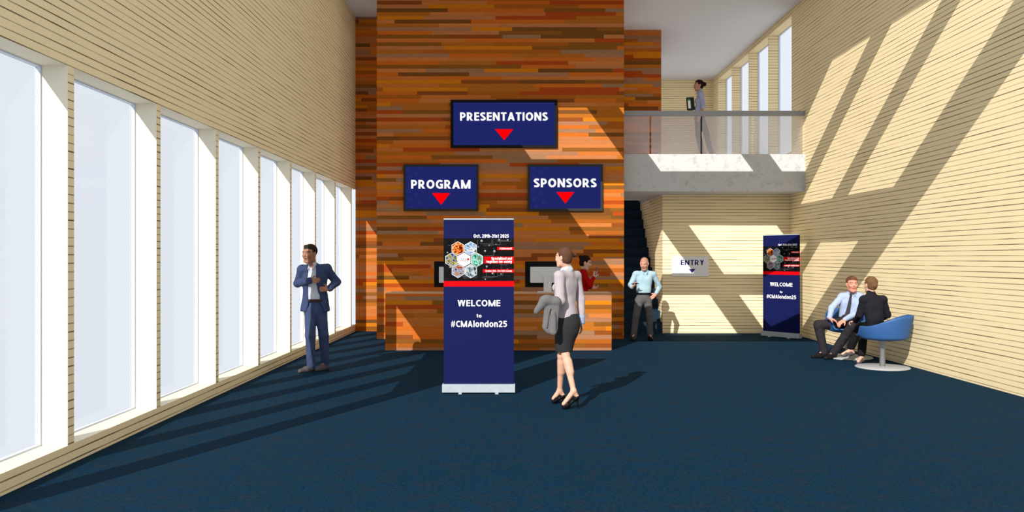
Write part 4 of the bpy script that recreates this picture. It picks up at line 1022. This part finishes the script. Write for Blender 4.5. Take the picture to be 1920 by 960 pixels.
j['heel1'] = j['an1']+V(.03, 0, -.045); j['heel2'] = j['an2']+V(.035, 0, -.03)
j['hd1'] = H((-.35, -.05, -1), (-.2, 1, 0), (-1, 0, .2), s=.9, curl=(.2, .3, .25)); j['hd2'] = H((-.7, -.1, -.5), (-.2, -1, 0), (0, 0, 1), s=.9, curl=(.3, .5, .4))
P5, R = human(j, rgb(196, 140, 112, KS), (rgb(160, 90, 78, KS), rgb(50, 30, 25), rgb(40, 28, 22), rgb(60, 40, 35, 1.8), None), leg=(.062, .048, .046, .028), w=.78, armr=(.034, .030, .029, .021), bust=1)
tag(P5, 'woman in a lilac blouse and dark trousers carrying a folder on the upper floor', 'person')
m_lil = cloth('lilac_blouse', (144, 148, 172), 1.0, var=.05); m_gt2 = cloth('slate_trousers', (34, 34, 38), 1.0)
def f(F):
    torso(F, j, .008, .78, hip=False); F.cap(j['waist'], j['pelvis'], .098, .112, .04, n=j['f'], fl=.85); sleeves(F, j, .050, .044, .04, -.85, k=.02); collar(F, j, .052, -.01, .03)
    F.ell(j['chest']+j['f']*.06-V(0, 0, .03), V(.055, .08, .05), k=.04); F.cut(j['pelvis']+V(0, 0, -.02), (0, 0, -1)); F.wrinkle(.003, 34, 13)
garment('blouse', shoulders_pts(j), f, m_lil, P5, .007, .18)
garment('trousers', legs_pts(j), lambda F: (trousers(F, j, .086, .062, .052, .115, 0, hem=None), F.wrinkle(.002, 30, 14)), m_gt2, P5, .007, .16)
for a in '12': pump(j['an'+a], j['heel'+a], V(j['toe'+a][0], j['toe'+a][1], FZ+.03), j['heel'+a]+V(.01, 0, 0), m_shoe_g, P5, FZ)
put_hair(j['head'], R, j['hs']*1.02, m_hair_k, P5, 'bun', (J(1320.5, 158, Z), .046))
fo = empty('folder', J(1294.5, 194.5, Z+.0)); fo.rotation_euler = (0, math.radians(-5), math.radians(12)); tag(fo, 'black ring folder with a green and white spine label held by the upstairs woman', 'folder')
boxobj('cover', (-.075, .075, -.03, .03, -.13, .13), M['blackm'], fo, .004)
boxobj('spine_label', (-.068, -.01, -.0325, -.03, -.10, .10), M['white'], fo); boxobj('green_stripe', (-.068, -.01, -.034, -.0325, .06, .10), plain('green_print', rgb(70, 150, 90, 1.5)), fo)

# --- seated man in shirt and tie
Z = 12.95
j = dict(f=unit(V(-.30, -.95, 0)), hf=unit(V(-.10, -1, -.02)), hs=1.07, head=J(1597.5, 533, Z-.08), neck=J(1597.5, 549, Z-.03), chest=J(1594, 568, Z), waist=J(1591, 590, Z+.02), pelvis=J(1590, 604, Z+.04),
         sh1=J(1579, 556, Z+.02), sh2=J(1612, 555, Z-.04), el1=J(1559.5, 578, Z-.05), el2=J(1611, 584, Z-.12), wr1=J(1555, 596, Z-.16), wr2=J(1583, 600, Z-.28),
         hip1=J(1583, 606, Z-.02), hip2=J(1597, 606, Z-.04), kn1=J(1534.5, 609, Z+.0), kn2=J(1598, 611, Z-.38), an1=J(1545, 658, Z+.02), an2=J(1562, 661, Z-.12))
j['toe1'] = j['an1']+V(-.16, -.04, -.06); j['toe2'] = j['an2']+V(-.13, -.09, -.05)
j['hd1'] = H((.75, -.3, -.35), (.1, .1, -1), (.2, -1, 0), s=1.0, curl=(.15, .25, .2)); j['hd2'] = H((-.85, -.25, -.5), (-.2, .2, -1), (.1, -.8, .3), s=1.05, curl=(.2, .3, .25))
P6, R = human(j, rgb(224, 152, 128, KS), (rgb(196, 100, 92, KS), rgb(120, 70, 45), rgb(60, 70, 80), rgb(120, 72, 52, 1.8), rgb(150, 90, 65, 1.6)), bare=False)
tag(P6, 'seated man in a pale blue shirt and dark tie, facing the camera', 'person')
m_bs = cloth('light_blue_shirt', (186, 202, 236), 1.8, var=.03); m_ct = cloth('charcoal_trousers', (54, 50, 54), 1.8)
def f(F):
    torso(F, j, .012, .94, hip=False); F.cap(j['waist'], j['pelvis'], .13, .138, .04, n=j['f'], fl=.8); sleeves(F, j, .054, .050, .036, -.04)
    collar(F, j, .062, -.005, .045); F.wrinkle(.005, 28, 15)
garment('shirt', shoulders_pts(j), f, m_bs, P6, .007, .2)
def f(F):
    pts = [J(1595.5, 551.5, Z-.115), J(1593.5, 565, Z-.148), J(1590, 582, Z-.135), J(1584.5, 598, Z-.17)]
    F.cap(pts[0], pts[0]+V(0, -.005, -.02), .020, .013, 0); F.cap(pts[0], pts[1], .014, .022, .004, n=j['f'], fl=.5); F.cap(pts[1], pts[2], .022, .028, .004, n=j['f'], fl=.45); F.cap(pts[2], pts[3], .028, .030, .004, n=j['f'], fl=.45)
garment('tie', [J(1596, 550, Z-.13), J(1584, 600, Z-.17)], f, cloth('charcoal_tie', (66, 62, 72), 1.8, var=.02), P6, .005, .06)
garment('trousers', legs_pts(j), lambda F: (trousers(F, j, .092, .074, .062, .14, -.02, .85, -.04), F.wrinkle(.004, 28, 16)), m_ct, P6, .007, .17)
belt(j, m_bbelt, P6, .143, .0, .014, .82)
for a in '12': shoe('shoe', j['an'+a], j['toe'+a], 0, m_shoe_b, P6, .044, .09, .05)
put_hair(j['head'], R, j['hs'], cloth('auburn_hair', (120, 74, 54), 1.8, rough=.6, bump=.4, bs=220), P6)

# --- seated woman in black, back to the camera
Z = 11.85
j = dict(f=unit(V(-.35, .94, 0)), hf=unit(V(-.30, .95, 0)), hs=.98, head=J(1632, 534, Z+.02), neck=J(1633, 552, Z+.0), chest=J(1636.5, 574, Z+.0), waist=J(1640, 597, Z-.02), pelvis=J(1641, 609, Z-.0), neck_r=.046,
         sh1=J(1619.5, 562, Z-.03), sh2=J(1655, 562, Z+.05), el1=J(1611.5, 590, Z+.04), el2=J(1664, 590, Z+.10), wr1=J(1604, 602, Z+.24), wr2=J(1645, 603, Z+.30),
         hip1=J(1634, 612, Z+.06), hip2=J(1647, 612, Z+.08), kn1=J(1612, 613, Z+.50), kn2=J(1620, 615, Z+.46), an1=J(1595.5, 656, Z+.62), an2=J(1615.5, 668.5, Z+.36))
j['toe1'] = J(1580, 664, Z+.60); j['toe2'] = V(*(J(1609, 0, 12.12)[:2]), .05); j['heel1'] = j['an1']+V(.035, 0, -.045); j['heel2'] = j['an2']+V(.03, .03, -.05)
j['hd1'] = H((-.5, .8, -.2), (0, .2, -1), (1, .5, 0), s=.88); j['hd2'] = H((-.6, .8, -.1), (0, .2, -1), (-1, -.5, 0), s=.88)
P7, R = human(j, SK_PALE[0], (SK_PALE[1], SK_PALE[2], SK_PALE[3], rgb(110, 75, 50, 1.8), None), leg=(.056, .044, .038, .027), w=.84, armr=(.036, .032, .030, .022))
tag(P7, 'woman in a black blazer sitting with her back to the camera', 'person')
m_bz = cloth('black_blazer', (36, 36, 44), 1.7, var=.08); m_bt = cloth('black_trousers', (30, 29, 31), 1.7)
def f(F):
    torso(F, j, .016, .92, hip=False); F.cap(j['waist'], j['pelvis']-V(0, 0, .02), .122, .135, .04, n=j['f'], fl=.8); sleeves(F, j, .056, .050, .040, -.04); F.cap(j['neck']-V(0, 0, .02), j['neck']+V(0, 0, .018), .066, .056, .012); F.wrinkle(.004, 30, 17)
garment('blazer', shoulders_pts(j), f, m_bz, P7, .007, .19)
def f(F):
    trousers(F, j, .082, .066, .058, .13, .05, .85, -.04, None); F.wrinkle(.003, 30, 18)
garment('trousers', legs_pts(j), f, m_bt, P7, .007, .16)
m_gp = cloth('grey_pumps', (92, 88, 90), 1.7, rough=.5)
pump(j['an1'], j['heel1'], j['toe1'], V(J(1592, 0, 12.47)[0], 12.47, 0), m_gp, P7, .075)
pump(j['an2'], j['heel2'], j['toe2'], j['heel2']+V(.01, .01, 0), m_gp, P7, 0)
put_hair(j['head'], R, j['hs']*1.02, cloth('light_brown_hair', (128, 92, 62), 1.9, rough=.6, bump=.5, bs=160), P7, 'bun', (j['head']+R @ V(0, -.085, -.005), .042))
